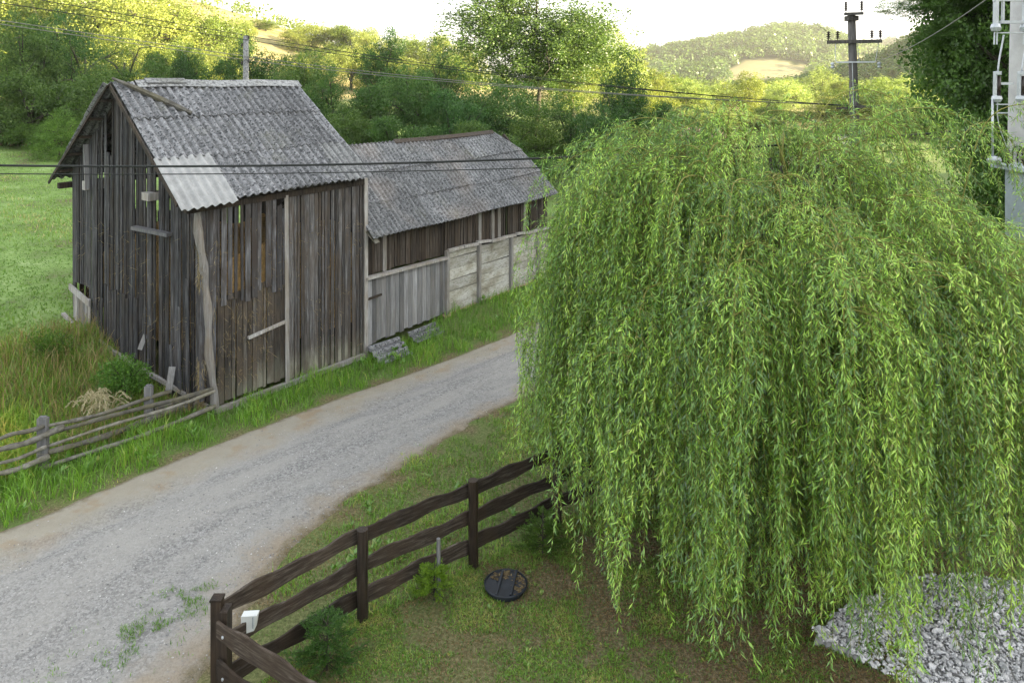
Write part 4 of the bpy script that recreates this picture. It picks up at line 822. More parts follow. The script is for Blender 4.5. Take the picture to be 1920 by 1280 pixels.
# tank lid
lid = empty('tank_lid', (-0.08, 9.45, 0), 'round black plastic tank lid with two ribs on the yard grass', 'lid')
mb = MB(); mb.lathe((-0.08, 9.45, 0.0), [(0.235, -0.02), (0.24, 0.05), (0.275, 0.055), (0.28, 0.085), (0.262, 0.092), (0.255, 0.075), (0.0, 0.070)], 40); mb.build('rim', M['black'], lid, False)
for dx in (-0.09, 0.09):
    mb = MB(); mb.bar((-0.08 + dx - 0.03, 9.45 - 0.235, 0.086), (-0.08 + dx + 0.05, 9.45 + 0.235, 0.086), 0.03, 0.028); mb.build('rib', M['black'], lid)
n = 420; th = R.random(n) * 6.28; rr = 0.25 * np.sqrt(R.random(n)); xx = rr * np.cos(th); yy = rr * np.sin(th)
for side in (1, 0):
    k = (xx > 0.10) if side else ((xx < 0.08) & (yy > 0.05 + 0.1 * R.random(n)))
    Pq = np.stack([-0.08 + xx, 9.45 + yy, np.full(n, 0.078)], -1)[k]; dd = norm(np.stack([np.cos(th * 7), np.sin(th * 7), R.random(n) * 0.2], -1))[k]
    o = link('leaf_litter', leaf_mesh('leaf_litter', Pq, dd, 0.05, 0.022, R.random(k.sum()), S=norm(np.cross(dd, [0, 0, 1.]))), M['straw'], lid); o.color = (0.5, 0.46, 0.42, 1); o['kind'] = 'stuff'

# ---------------------------------------------------------------- broken stone
def rock_mesh(seed, flat=0.6):
    rr = np.random.default_rng(seed); bm = bmesh.new()
    p = rr.normal(size=(16, 3)); p /= np.linalg.norm(p, axis=1)[:, None]; p *= [1, rr.uniform(0.6, 0.95), flat * rr.uniform(0.7, 1.1)]
    for q in p: bm.verts.new(q)
    bmesh.ops.convex_hull(bm, input=bm.verts); 
    bm.verts.ensure_lookup_table()
    for v in [v for v in bm.verts if not v.link_faces]: bm.verts.remove(v)
    bmesh.ops.bevel(bm, geom=bm.edges[:], offset=0.022, segments=1, affect='EDGES')
    me = bpy.data.meshes.new('rock'); bm.to_mesh(me); bm.free(); me.materials.append(M['stone']); return me
rocks = [rock_mesh(500 + i) for i in range(12)]
tri = []
for me in rocks:
    me.calc_loop_triangles(); v = np.empty(len(me.vertices) * 3); me.vertices.foreach_get('co', v); f = np.empty(len(me.loop_triangles) * 3, dtype=np.int32); me.loop_triangles.foreach_get('vertices', f); tri.append((v.reshape(-1, 3), f.reshape(-1, 3)))
SP = np.array([ground_at(*p)[:2] for p in ((1525, 1205), (1570, 1150), (1650, 1110), (1760, 1090), (1860, 1095), (1990, 1120), (2060, 1290), (1850, 1320), (1700, 1285), (1600, 1235))])
def in_poly(x, y, poly, grow=0):
    x0, y0 = poly[:, 0], poly[:, 1]; x1, y1 = np.roll(x0, -1), np.roll(y0, -1)
    return ((((y0 > y[:, None]) != (y1 > y[:, None])) & (x[:, None] < (x1 - x0) * (y[:, None] - y0) / (y1 - y0 + 1e-12) + x0)).sum(1) % 2) == 1
x = R.uniform(3, 8, 24000); y = R.uniform(7.2, 10, 24000); k = in_poly(x + 0.08 * vnoise(x, y, 0.2, 2), y + 0.08 * vnoise(x, y, 0.2, 3), SP); x, y = x[k], y[k]
def heap(x, y): return G(x, y) + 0.07 * (1 + vnoise(x, y, 0.7, 8)) 
sz = np.clip(R.lognormal(-4.2, 0.5, len(x)), 0.008, 0.055)
big = np.argsort(-sz)[:90]; small = np.setdiff1d(np.arange(len(x)), big)[:7500]
mb = MB()
for i in small:
    v, f = tri[random.randrange(12)]; q = Matrix.Rotation(random.random() * 6.28, 3, 'Z') @ Matrix.Rotation(random.uniform(-0.7, 0.7), 3, 'X')
    mb.add(v * sz[i] @ np.array(q).T + [x[i], y[i], float(heap(x[i], y[i])) + R.uniform(-0.01, 0.02)], t=f)
tag(mb.build('stone_rubble', M['stone']), 'bed of small broken white stone under the willow', kind='stuff')
rn = 0
x = R.uniform(3, 8, 3000); y = R.uniform(7.2, 10, 3000); k = in_poly(x, y, SP); x, y = x[k], y[k]
keep = []
for i in range(len(x)):
    if all((x[i] - x[j]) ** 2 + (y[i] - y[j]) ** 2 > 0.14 ** 2 for j in keep): keep.append(i)
    if len(keep) >= 150: break
for i in keep:
    o = bpy.data.objects.new('stone', rocks[rn % 12]); rn += 1; col.objects.link(o); r_ = random.choice([random.uniform(0.03, 0.05), random.uniform(0.04, 0.08)])
    o.location = (x[i], y[i], float(heap(x[i], y[i])) + 0.01); o.scale = (r_ * random.uniform(1, 1.4), r_, r_ * 0.9); o.rotation_euler = (random.uniform(-0.5, 0.5), random.uniform(-0.5, 0.5), random.uniform(0, 6.28))
    tag(o, 'larger pale broken stone in the white rubble bed under the willow', 'stone', 'larger stones in the rubble bed')
gx = np.linspace(3, 8.2, 90); gy_ = np.linspace(7.2, 9.9, 60); A_, B_ = np.meshgrid(gx, gy_, indexing='ij'); ins = in_poly(A_.ravel(), B_.ravel(), SP).reshape(A_.shape)
Zh = np.where(ins, heap(A_, B_) - 0.015, G(A_, B_) - 0.06); mb = MB(); mb.grid(np.stack([A_, B_, Zh], -1)); tag(mb.build('rubble_bed', M['pebble'], None, True), 'grey grit under the broken stone', kind='structure')

# ---------------------------------------------------------------- weeping willow
wl = empty('willow', (3.75, 10.9, 0), 'large weeping willow with long hanging bright green branches', 'tree')
T0 = np.array([3.75, 10.9, 0.0])
mb = MB(); t = np.linspace(0, 1, 10); mb.tube(np.stack([T0[0] + 0.12 * np.sin(t * 2), T0[1] + 0.05 * t, -0.15 + t * 1.9], -1), 0.30 - 0.10 * t + 0.1 * np.exp(-t * 9), 14); mb.build('trunk', M['bark'], wl, True)
FK = T0 + [0.1, 0.05, 1.7]
limb = MB(); twg = MB(); st_p = []; st_d = []; st_L = []; st_c = []; st_g = []
def catm(P, n):
    P = np.asarray(P, float); t = np.linspace(0, len(P) - 1, n); i = np.clip(t.astype(int), 0, len(P) - 2); f = (t - i)[:, None]
    p0 = P[np.maximum(i - 1, 0)]; p1 = P[i]; p2 = P[i + 1]; p3 = P[np.minimum(i + 2, len(P) - 1)]
    return 0.5 * ((2 * p1) + (-p0 + p2) * f + (2 * p0 - 5 * p1 + 4 * p2 - p3) * f ** 2 + (-p0 + 3 * p1 - 3 * p2 + p3) * f ** 3)
NB = 122
for b in range(NB):
    az = b * 2.39996 + R.normal(0, 0.15); fr = math.sqrt((b + 0.5) / NB); r_ = 0.45 + 2.55 * fr + R.normal(0, 0.12)
    cx, cy = math.cos(az), math.sin(az)
    rx = r_ * (1.32 if cx > 0 else 0.91); ry = r_ * (1.0 if cy < 0 else 0.95)
    za = 5.85 - 1.45 * (r_ / 3.0) ** 2.4 + R.normal(0, 0.24) - 0.55 * max(cx, 0) ** 2 * min(fr * 1.5, 1) + (0.08 if cx < -0.3 and fr > 0.5 else 0)
    if R.random() < (0.45 if cx > -0.4 else 0.25) and r_ > 1.2: za -= R.uniform(0.4, 1.7)          # lower boughs fill the skirts
    d = np.array([cx * rx, cy * ry, 0])
    P = catm([FK, FK + d * 0.28 + [0, 0, (za - FK[2]) * 0.55], FK + d * 0.62 + [0, 0, (za - FK[2]) * 0.93], FK + d * 0.88 + [0, 0, za - FK[2]], FK + d * 1.06 + [0, 0, za - FK[2] - 0.28], FK + d * 1.15 + [0, 0, za - FK[2] - 0.85]], 26)
    P += 0.05 * np.stack([vnoise(np.arange(26) + b * 50, 0 * P[:, 0], 4, 1), vnoise(np.arange(26) + b * 50, 0 * P[:, 0], 4, 2), vnoise(np.arange(26) + b * 50, 0 * P[:, 0], 4, 3)], -1)
    limb.tube(P[:10], np.linspace(0.05, 0.022, 10), 6); twg.tube(P[9:], np.linspace(0.015, 0.005, 17), 5)
    bd = norm(np.array([cx, cy, 0]))
    dens = 0.62 + 0.75 * (vnoise(np.array([az * 2.6]), np.array([r_ * 0.8]), 1, 19)[0] + 0.25)
    ns = max(3, int((11 + 7 * fr) * (dens if fr > 0.35 else 0.8)))
    for k in range(ns):
        t = 0.30 + 0.70 * (k + R.random()) / ns; i = min(int(t * 25), 24); p = P[i]
        ang = R.normal(0, 0.95); sd_ = np.array([math.cos(az + ang), math.sin(az + ang), 0]); ln_ = R.uniform(0.15, 0.55); up_ = R.uniform(0.0, 0.35) * (1 if t < 0.85 else 0.3)
        Q = catm([p, p + sd_ * ln_ * 0.5 + [0, 0, up_ * ln_], p + sd_ * ln_ + [0, 0, up_ * ln_ * 0.9 - 0.08]], 6); twg.tube(Q, np.linspace(0.008, 0.004, 6), 4, cap=False)
        if k % 2 == 0: hue = R.random()
        for j in range(R.integers(3, 6)):
            q = Q[R.integers(1, 6)] + R.normal(0, 0.03, 3)
            st_p.append(q); st_d.append(norm(sd_ * 0.8 + R.normal(0, 0.35, 3) + [0, 0, R.uniform(-0.3, 0.35)])); st_L.append(R.uniform(1.4, 4.8)); st_c.append(hue); st_g.append(b * 40 + k // 2)
# extra thin shoots that arch above the crown
for (x_, y_, z_, dx, dy, hh) in ((4.55, 10.2, 5.3, 1.6, 0.2, 0.85), (4.0, 10.4, 5.5, 1.3, 0.1, 0.9), (6.2, 10.3, 5.2, 1.2, -0.1, 1.0), (2.6, 10.3, 5.5, -0.9, 0.2, 0.5), (5.2, 10.8, 5.5, 0.9, 0.3, 0.6), (3.2, 10.5, 5.6, 0.9, 0.1, 0.5), (3.9, 10.0, 5.5, -1.2, 0.2, 0.55), (6.4, 10.9, 5.0, 0.9, 0.2, 0.9), (5.6, 10.0, 5.3, -1.0, 0.1, 0.7), (1.9, 10.6, 5.2, -0.8, 0.0, 0.35)):
    P = catm([(x_, y_, z_ - 0.8), (x_ + dx * 0.3, y_ + dy * 0.3, z_ + hh * 0.65), (x_ + dx * 0.75, y_ + dy * 0.7, z_ + hh), (x_ + dx * 1.2, y_ + dy, z_ + hh * 0.75), (x_ + dx * 1.5, y_ + dy, z_ + hh * 0.2)], 20); twg.tube(P, np.linspace(0.010, 0.004, 20), 5)
    for k in range(26):
        i = R.integers(4, 20); st_p.append(P[i]); st_d.append(norm(np.array([dx * 0.5, dy, 0.0]) + R.normal(0, 0.4, 3))); st_L.append(R.uniform(0.3, 1.3)); st_c.append(R.random()); st_g.append(9000 + len(st_g))
limb.build('limbs', M['bark'], wl, True); twg.build('boughs', M['willow_twig'], wl, True)
N = len(st_p); SP0 = np.array(st_p); SD = np.array(st_d); SL = np.array(st_L); SC = np.array(st_c); step = 0.075; K = 62
zmin = 0.16 + 0.5 * (vnoise(SP0[:, 0], SP0[:, 1], 0.45, 77) + 1) * 0.5 + R.exponential(0.3, N)
zmin += 0.55 * sm(1.6, 0.4, SP0[:, 0]) + 0.38 * sm(4.3, 5.6, SP0[:, 0])
pos = SP0.copy(); d = SD.copy(); gid = np.unique(np.array(st_g), return_inverse=True)[1]; cnt = np.bincount(gid); tr = [pos.copy()]; alive = [np.ones(N, bool)]; wob = R.normal(0, 0.05, (N, 3)); outd = norm((SP0 - T0) * [1, 1, 0]); lp = np.zeros(N)
for k in range(K):
    g = 0.20 + 0.10 * min(k / 6, 1); d = norm(d + np.array([0, 0, -1.]) * g + outd * 0.022 * (k < 40) + wob * 0.35 + R.normal(0, 0.035, (N, 3)))
    mc = np.stack([np.bincount(gid, pos[:, j]) / cnt for j in (0, 1)], -1)[gid] - pos[:, :2]; d[:, :2] += np.clip(mc, -0.4, 0.4) * 0.17 * min(k / 12, 1); d = norm(d)
    if k % 9 == 0: wob = R.normal(0, 0.06, (N, 3)) * [1, 1, 0.2]
    pos = pos + d * step; lp += step; tr.append(pos.copy()); alive.append(alive[-1] & (pos[:, 2] > zmin) & (lp < SL))
tr = np.stack(tr, 1); al = np.stack(alive, 1)          # N,K+1
print('willow strands', N)
# short side shoots make the strands bushy
ia, ka = np.nonzero(al[:, 1:-1]); pick = R.random(len(ia)) < 0.085; ia, ka = ia[pick], ka[pick]; ns_ = len(ia); KS = 6
p_ = tr[ia, ka].copy(); tdir = norm(tr[ia, ka + 1] - tr[ia, ka]); dS = norm(tdir * 0.55 + norm(rand_dirs(ns_) * [1, 1, 0.3]) * 0.75); trs = [p_.copy()]
for k in range(KS): dS = norm(dS + np.array([0, 0, -0.16]) + R.normal(0, 0.05, (ns_, 3))); p_ = p_ + dS * step; trs.append(p_.copy())
trs = np.stack(trs, 1); als = np.arange(KS + 1)[None] <= R.integers(2, KS + 1, ns_)[:, None]
pad = np.repeat(trs[:, -1:], K - KS, 1); tr = np.concatenate([tr, np.concatenate([trs, pad], 1)]); al = np.concatenate([al, np.concatenate([als, np.zeros((ns_, K - KS), bool)], 1)]); SC = np.concatenate([SC, np.clip(SC[ia] + 0.1, 0, 1)])
# leaves: three per step along every living strand
ii, kk_ = np.nonzero(al[:, 1:]); P0 = tr[ii, kk_]; P1 = tr[ii, kk_ + 1]; per = 3
ii = np.repeat(ii, per); Pa = np.repeat(P0, per, 0); Pb = np.repeat(P1, per, 0); f = (np.tile(np.arange(per), len(P0)) + R.random(len(Pa)) * 0.6)[:, None] / per
Pl = Pa + (Pb - Pa) * f; T_ = norm(Pb - Pa); m_ = len(Pl)
sid = norm(np.cross(T_, rand_dirs(m_))); opening = R.uniform(0.55, 1.5, m_)[:, None]
D_ = norm(T_ * 0.9 + sid * opening + np.array([0, 0, -0.25])); L_ = R.uniform(0.05, 0.11, m_); W_ = R.uniform(0.010, 0.018, m_)
S_ = norm(norm(np.cross(D_, [0, 0, 1.])) + R.normal(0, 0.55, (m_, 3)) ); S_ = norm(S_ - D_ * (S_ * D_).sum(1)[:, None])
rn_ = np.clip(0.10 + 0.68 * SC[ii] + R.normal(0, 0.15, m_) + (R.random(m_) < 0.006) * 0.5, 0, 1)
k = (R.random(m_) < 0.95)
print('willow leaves', k.sum())
link('foliage', leaf_mesh('foliage', Pl[k], D_[k], L_[k], W_[k], rn_[k], S=S_[k]), M['willow_leaf'], wl)
# stems as thin three sided twigs, every second step
ks = np.arange(0, K, 2); a0 = tr[:, ks]; a1 = tr[:, np.minimum(ks + 2, K)]; ok = al[:, np.minimum(ks + 2, K)]
A0 = a0[ok]; A1 = a1[ok]; dd = norm(A1 - A0); s1 = norm(np.cross(dd, [0.3, 1, 0.1])); s2 = np.cross(dd, s1); rad = 0.0019
ring = lambda A: np.stack([A + s1 * rad, A - s1 * rad * 0.5 + s2 * rad * 0.87, A - s1 * rad * 0.5 - s2 * rad * 0.87], 1)
v = np.concatenate([ring(A0), ring(A1)], 1); i = np.arange(len(v))[:, None] * 6
q = np.concatenate([i + np.array([[a_, (a_ + 1) % 3, 3 + (a_ + 1) % 3, 3 + a_]]) for a_ in range(3)])
link('twigs', mk('twigs', v.reshape(-1, 3), q), M['willow_twig'], wl)

# ---------------------------------------------------------------- trees
def crown_mesh(name, seed, nclump, per, leaf, shape=(1, 1, 1), hollow=0.55, droop=0.0, elong=2.0, lobes=7, clump_r=0.13, lo=-0.9):
    """crown in a unit ellipsoid (radius 1): lobes of leaf clumps with gaps between"""
    rr = np.random.default_rng(seed)
    lc = rr.normal(size=(lobes, 3)); lc /= np.linalg.norm(lc, axis=1)[:, None]; lc *= rr.uniform(0.35, 0.68, (lobes, 1)); lr = rr.uniform(0.30, 0.52, lobes); lc[:, 2] = np.maximum(lc[:, 2], lo * 0.7)
    k = rr.integers(0, lobes, nclump); dirs = rr.normal(size=(nclump, 3)); dirs /= np.linalg.norm(dirs, axis=1)[:, None]
    c = lc[k] + dirs * (lr[k] * rr.uniform(hollow, 1.05, nclump) )[:, None]
    P = np.repeat(c, per, 0); n = len(P); o = rr.normal(size=(n, 3)); o /= np.linalg.norm(o, axis=1)[:, None]; P = P + o * (clump_r * rr.random((n, 1)) ** 0.5) * [1, 1, 0.7]
    mx = np.percentile(np.abs(P), 99, axis=0); P = P / mx; lc = lc / mx
    P = P * np.array(shape); D = rr.normal(size=(n, 3)) + o * 0.6 - [0, 0, droop]; D /= np.linalg.norm(D, axis=1)[:, None]
    L = leaf * rr.uniform(0.7, 1.3, n); S = np.cross(D, rr.normal(size=(n, 3))); S /= np.linalg.norm(S, axis=1)[:, None] + 1e-9
    tone = np.repeat(rr.normal(0, 0.16, nclump), per) + np.repeat(rr.normal(0, 0.08, lobes)[k], per)
    v, q, r_ = leaf_quads(P, D, L, L / elong * 1.3, np.clip(0.5 + tone + rr.normal(0, 0.15, n), 0, 1), S)
    me = mk(name, v, q, {'rnd': r_}); me.materials.append(M['leaf']); return me, lc * np.array(shape)
def trunk_mesh(name, seed, lc, base=-2.6, r0=0.07):
    rr = np.random.default_rng(seed); mb = MB(); top_ = np.array([rr.normal(0, 0.05), rr.normal(0, 0.05), 0.3])
    t = np.linspace(0, 1, 10)[:, None]; tp = np.array([0, 0, base]) * (1 - t) + top_ * t; tp[:, :2] += 0.03 * np.sin(t * 7 + seed); mb.tube(tp, r0 * (1.1 - 0.75 * t[:, 0]), 7)
    for q in lc:
        f = rr.uniform(0.35, 0.85); s = tp[5 + int(f * 4)]; m_ = (s + q) / 2 + [0, 0, 0.08]; P = catm([s, m_, q, q + (q - s) * 0.12], 9); mb.tube(P, np.linspace(r0 * 0.45, r0 * 0.07, 9), 5, cap=False)
        for _ in range(3):
            i = rr.integers(3, 8); e = P[i] + rr.normal(0, 0.22, 3) + [0, 0, 0.1]; mb.tube([P[i], (P[i] + e) / 2 + rr.normal(0, 0.03, 3), e], [r0 * 0.16, r0 * 0.1, r0 * 0.05], 4, cap=False)
    me = mb.mesh(name, True); me.materials.append(M['bark']); return me
PROTO = []
for i in range(7):      # 0-3 broad crowns, 4 small leaved airy, 5 narrow
    shp = [(1, 1, 0.95), (1, 1, 1.1), (1, 1, 0.85), (1, 1, 1.25), (1, 1, 1.3), (0.75, 0.75, 1.35), (1, 1, 1.3)][i]
    cm, lc = crown_mesh('crown', 900 + i, [420, 440, 420, 440, 640, 360, 1500][i], [52, 50, 52, 50, 40, 50, 46][i], [0.044, 0.042, 0.046, 0.041, 0.030, 0.042, 0.031][i], shp, 0.45, 0.3 if i == 4 else 0.1, 2.0 if i != 4 else 3.2, [9, 10, 8, 11, 14, 9, 20][i], [0.14, 0.13, 0.15, 0.13, 0.12, 0.14, 0.09][i])
    PROTO.append((cm, trunk_mesh('trunk', 950 + i, lc, r0=0.07 if i < 6 else 0.035)))
def tree(px, D, top_py, wpx, kind, tint, label, group, name='tree', sink=0.0, sy=None, base_py=None, cat='tree', full=0):
    x_ = (px - 960) / 1380 * D; g = float(G(x_, D)); zt = H - (top_py - 155) / 1380 * D; r_ = wpx / 2 / 1380 * D * 1.1
    zz = {0: .95, 1: 1.1, 2: .85, 3: 1.25, 4: 1.3, 5: 1.35, 6: 1.3}[kind]; hgt = zt - g
    e = empty(name, (x_, D, g), label, cat, group)
    rz = hgt / 2 / zz * 0.98 if hgt / 2 / zz < r_ * 1.7 else r_ * 1.7       # vertical radius
    if full: rz = hgt * full / 2 / zz
    ang = R.random() * 6.28
    for nm, me in (('crown', PROTO[kind][0]), ('trunk', PROTO[kind][1])):
        o = bpy.data.objects.new(nm, me); col.objects.link(o); o.parent = e; o.rotation_euler[2] = ang; o.scale = (r_, r_, rz); o.location = (0, 0, hgt - rz * zz * 0.97); o.color = (*tint, 1)
    return e
dk = (0.5, 0.7, 0.7); md = (0.8, 0.98, 0.95); lt = (1.0, 1.0, 0.7); ol = (1.0, 1.02, 1.0); bl = (0.7, 0.98, 1.1); yl_sun = (2.3, 1.6, 1.3)  # last tint puts sunlight into the leaf colour of background crowns
MID = 'shaded trees behind the barns'
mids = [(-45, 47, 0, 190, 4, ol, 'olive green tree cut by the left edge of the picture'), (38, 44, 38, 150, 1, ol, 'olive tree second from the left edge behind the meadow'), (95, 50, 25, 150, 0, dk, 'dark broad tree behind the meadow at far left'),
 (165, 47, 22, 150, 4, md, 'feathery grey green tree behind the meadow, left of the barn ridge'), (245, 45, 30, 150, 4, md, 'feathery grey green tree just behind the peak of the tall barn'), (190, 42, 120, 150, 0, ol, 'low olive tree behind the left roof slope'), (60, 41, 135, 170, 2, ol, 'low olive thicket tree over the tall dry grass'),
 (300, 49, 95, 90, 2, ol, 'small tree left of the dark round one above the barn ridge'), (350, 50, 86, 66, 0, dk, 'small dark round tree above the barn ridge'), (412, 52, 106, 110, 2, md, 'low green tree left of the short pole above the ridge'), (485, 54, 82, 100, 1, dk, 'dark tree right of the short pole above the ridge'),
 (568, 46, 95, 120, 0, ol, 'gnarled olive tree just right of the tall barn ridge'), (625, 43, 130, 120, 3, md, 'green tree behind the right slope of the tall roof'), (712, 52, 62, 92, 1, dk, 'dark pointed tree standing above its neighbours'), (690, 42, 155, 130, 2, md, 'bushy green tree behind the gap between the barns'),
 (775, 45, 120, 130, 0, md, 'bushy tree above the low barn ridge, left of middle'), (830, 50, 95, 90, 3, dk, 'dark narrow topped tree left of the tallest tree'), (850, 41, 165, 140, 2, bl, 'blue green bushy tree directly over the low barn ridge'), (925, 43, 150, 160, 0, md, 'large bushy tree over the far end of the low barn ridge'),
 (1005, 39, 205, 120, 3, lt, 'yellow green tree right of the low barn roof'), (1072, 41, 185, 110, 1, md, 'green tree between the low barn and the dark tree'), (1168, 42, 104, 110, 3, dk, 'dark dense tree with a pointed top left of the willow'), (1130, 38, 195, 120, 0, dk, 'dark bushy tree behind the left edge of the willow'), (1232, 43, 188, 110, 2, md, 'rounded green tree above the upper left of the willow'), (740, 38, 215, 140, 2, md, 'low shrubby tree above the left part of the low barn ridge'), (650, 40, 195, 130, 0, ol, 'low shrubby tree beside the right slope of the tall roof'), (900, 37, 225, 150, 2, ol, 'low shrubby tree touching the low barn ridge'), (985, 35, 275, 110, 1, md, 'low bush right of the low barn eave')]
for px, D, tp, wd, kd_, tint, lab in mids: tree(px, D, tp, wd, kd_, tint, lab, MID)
tree(1000, 62, -70, 290, 6, (1.0, 0.98, 1.05), 'tallest airy tree with visible branches rising above the low barn', None, 'tall_tree', full=0.85)
tree(1075, 66, 30, 170, 4, (3.0, 2.1, 2.3), 'pale sunlit tree leaning out right of the tallest tree', None, 'tall_tree', full=0.8)  # raised tint paints sunlight into this crown
BK = 'sunlit trees on the left hill'
ORD = ['first', 'second', 'third', 'fourth', 'fifth', 'sixth', 'seventh', 'eighth', 'ninth', 'tenth', 'eleventh', 'twelfth', 'thirteenth', 'fourteenth', 'fifteenth', 'sixteenth']
def rank(lst, i, wf, cut):      # 'third from the left in the nearer row'
    me_ = lst[i]; row = [q for q in lst if wf(q[0]) == wf(me_[0]) and (q[1] < cut) == (me_[1] < cut)]; row.sort(key=lambda q: q[0])
    return '%s from left in %s row' % (ORD[row.index(me_)], 'nearer' if me_[1] < cut else 'farther')
backs = [(20, 100, -30, 190), (110, 105, -40, 200), (215, 98, -30, 190), (300, 108, -15, 160), (375, 112, 12, 130), (60, 80, 40, 150), (250, 82, 60, 120), (330, 85, 75, 100), (455, 150, 38, 50), (410, 118, 40, 120), (500, 175, 38, 48), (560, 160, 50, 60), (605, 165, 42, 80), (655, 160, 46, 80), (700, 150, 55, 80), (745, 158, 66, 70), (790, 150, 62, 80), (835, 150, 66, 80), (875, 140, 88, 70), (590, 130, 92, 80), (660, 125, 90, 100), (760, 120, 105, 90), (840, 115, 110, 90), (420, 100, 85, 70), (560, 110, 110, 60), (480, 80, 135, 70), (395, 90, 110, 60), (150, 120, 0, 150), (-40, 110, -40, 180)]
for i, (px, D, tp, wd) in enumerate(backs):
    lab = 'sunlit yellow green tree on the left hill, number %d counted along the slope' % (i + 1)
    wf = lambda p_: 'above left meadow' if p_ < 200 else 'above tall barn roof' if p_ < 480 else 'beyond the barn gap'
    where = wf(px); lab = 'sunlit tree on hill %s, %s' % (where, rank(backs, i, wf, 116))
    tree(px, D, tp, wd * 1.15, [0, 2, 1, 3][i % 4], [yl_sun, (1.6, 1.3, 1.0), (2.6, 1.8, 1.7)][i % 3], lab, BK + ' ' + where)  # raised tints carry part of the sunlight on these crowns
RB = 'sunlit trees in the valley behind the willow'
rights = [(1130, 82, 55, 140), (1190, 95, 100, 100), (1240, 105, 135, 90), (1290, 100, 150, 90), (1340, 110, 160, 80), (1395, 100, 140, 70), (1430, 115, 165, 70), (1480, 120, 150, 60), (1535, 135, 128, 80), (1580, 125, 150, 70), (1640, 85, 155, 130), (1700, 82, 150, 120), (1745, 80, 190, 120), (1550, 90, 190, 110), (1450, 88, 200, 110), (1360, 86, 205, 120), (1300, 80, 215, 110), (1200, 80, 170, 110), (1610, 78, 215, 110), (1250, 78, 230, 100), (1820, 75, 180, 140), (1900, 78, 160, 140)]
for i, (px, D, tp, wd) in enumerate(rights):
    wf = lambda p_: 'left of the far hill' if p_ < 1280 else 'below the far hill' if p_ < 1600 else 'right of wooden power pole'
    where = wf(px)
    tree(px, D, tp, wd * 1.15, [1, 6, 0, 3, 2][i % 5], [(2.8, 2.1, 2.4), yl_sun, (1.8, 1.5, 1.3), (3.3, 2.5, 3.0)][i % 4], 'hazy sunlit tree %s, %s' % (where, rank(rights, i, wf, 92)), RB + ' ' + where)  # sunlit brightness is partly put into these crown tints
# the big dark tree at upper right
cm, lc = crown_mesh('crown', 77, 1700, 60, 0.030, (1, 1, 1.25), 0.35, 0.35, 1.9, 22, 0.10)
e = empty('dark_tree', (16.0, 21.5, float(G(16.0, 21.5))), 'big dark leafy tree behind the concrete transformer pole', 'tree')
for nm, me in (('crown', cm), ('trunk', trunk_mesh('trunk', 78, lc))):
    o = bpy.data.objects.new(nm, me); col.objects.link(o); o.parent = e; o.scale = (3.3, 3.3, 3.9); o.location = (0, 0, 7.6); o.color = (0.95, 1.1, 0.95, 1)
for dx, dz, sx, sz in ((-4.1, 8.75, 1.1, 0.45), (-3.2, 9.3, 1.2, 0.7), (-3.5, 7.9, 0.7, 0.3)):
    o = bpy.data.objects.new('hanging_branch', PROTO[1][0]); col.objects.link(o); o.parent = e; o.scale = (sx, sx, sz); o.location = (dx, 0, dz); o.color = (0.8, 0.95, 0.85, 1)
mb = MB(); mb.tube(catm([(0, 0, 7.5), (-1.8, 0, 9.0), (-3.4, 0, 9.0), (-4.6, 0, 8.5)], 14), np.linspace(0.09, 0.01, 14), 6); me = mb.mesh('limb', True); me.materials.append(M['bark']); o = bpy.data.objects.new('limb', me); col.objects.link(o); o.parent = e
e = empty('dark_tree', (17.6, 24, float(G(17.6, 24))), 'second dark leafy tree at the right edge of the picture', 'tree')
for nm, me in (('crown', cm), ('trunk', bpy.data.objects['trunk'].data)):
    o = bpy.data.objects.new(nm, cm if nm == 'crown' else PROTO[0][1]); col.objects.link(o); o.parent = e; o.scale = (4, 4, 4.6); o.location = (0, 0, 6.6); o.rotation_euler[2] = 2; o.color = (1.0, 1.15, 0.95, 1)
# bushes
def bush(px, py, D, wpx, hpx, tint, lab, name='bush', kind=0, cat='bush', grp=None):
    x_ = (px - 960) / 1380 * D; g = float(G(x_, D)); r_ = wpx / 2 / 1380 * D; hh = hpx / 1380 * D
    e = empty(name, (x_, D, g), lab, cat, grp); o = bpy.data.objects.new('foliage', PROTO[kind][0]); col.objects.link(o); o.parent = e; o.scale = (r_ * 1.1, r_ * 1.1, hh / 1.9); o.location = (0, 0, hh * 0.45); o.rotation_euler[2] = R.random() * 6; o.color = (*tint, 1)
    tr_ = bpy.data.objects.new('stem', PROTO[kind][1]); col.objects.link(tr_); tr_.parent = e; tr_.scale = (r_ * 0.8, r_ * 0.8, hh / 2.2); tr_.location = (0, 0, hh * 0.6); return e
bush(108, 215, 37.5, 90, 85, (1.2, 1.35, 0.9), 'light green bush at the top edge of the meadow', kind=3)
bush(60, 225, 40, 70, 60, (1.1, 1.2, 0.9), 'small green bush left of the light green one at the meadow edge', kind=0)
bush(160, 240, 39, 60, 50, (1.1, 1.2, 0.9), 'small green bush against the left roof edge', kind=0)
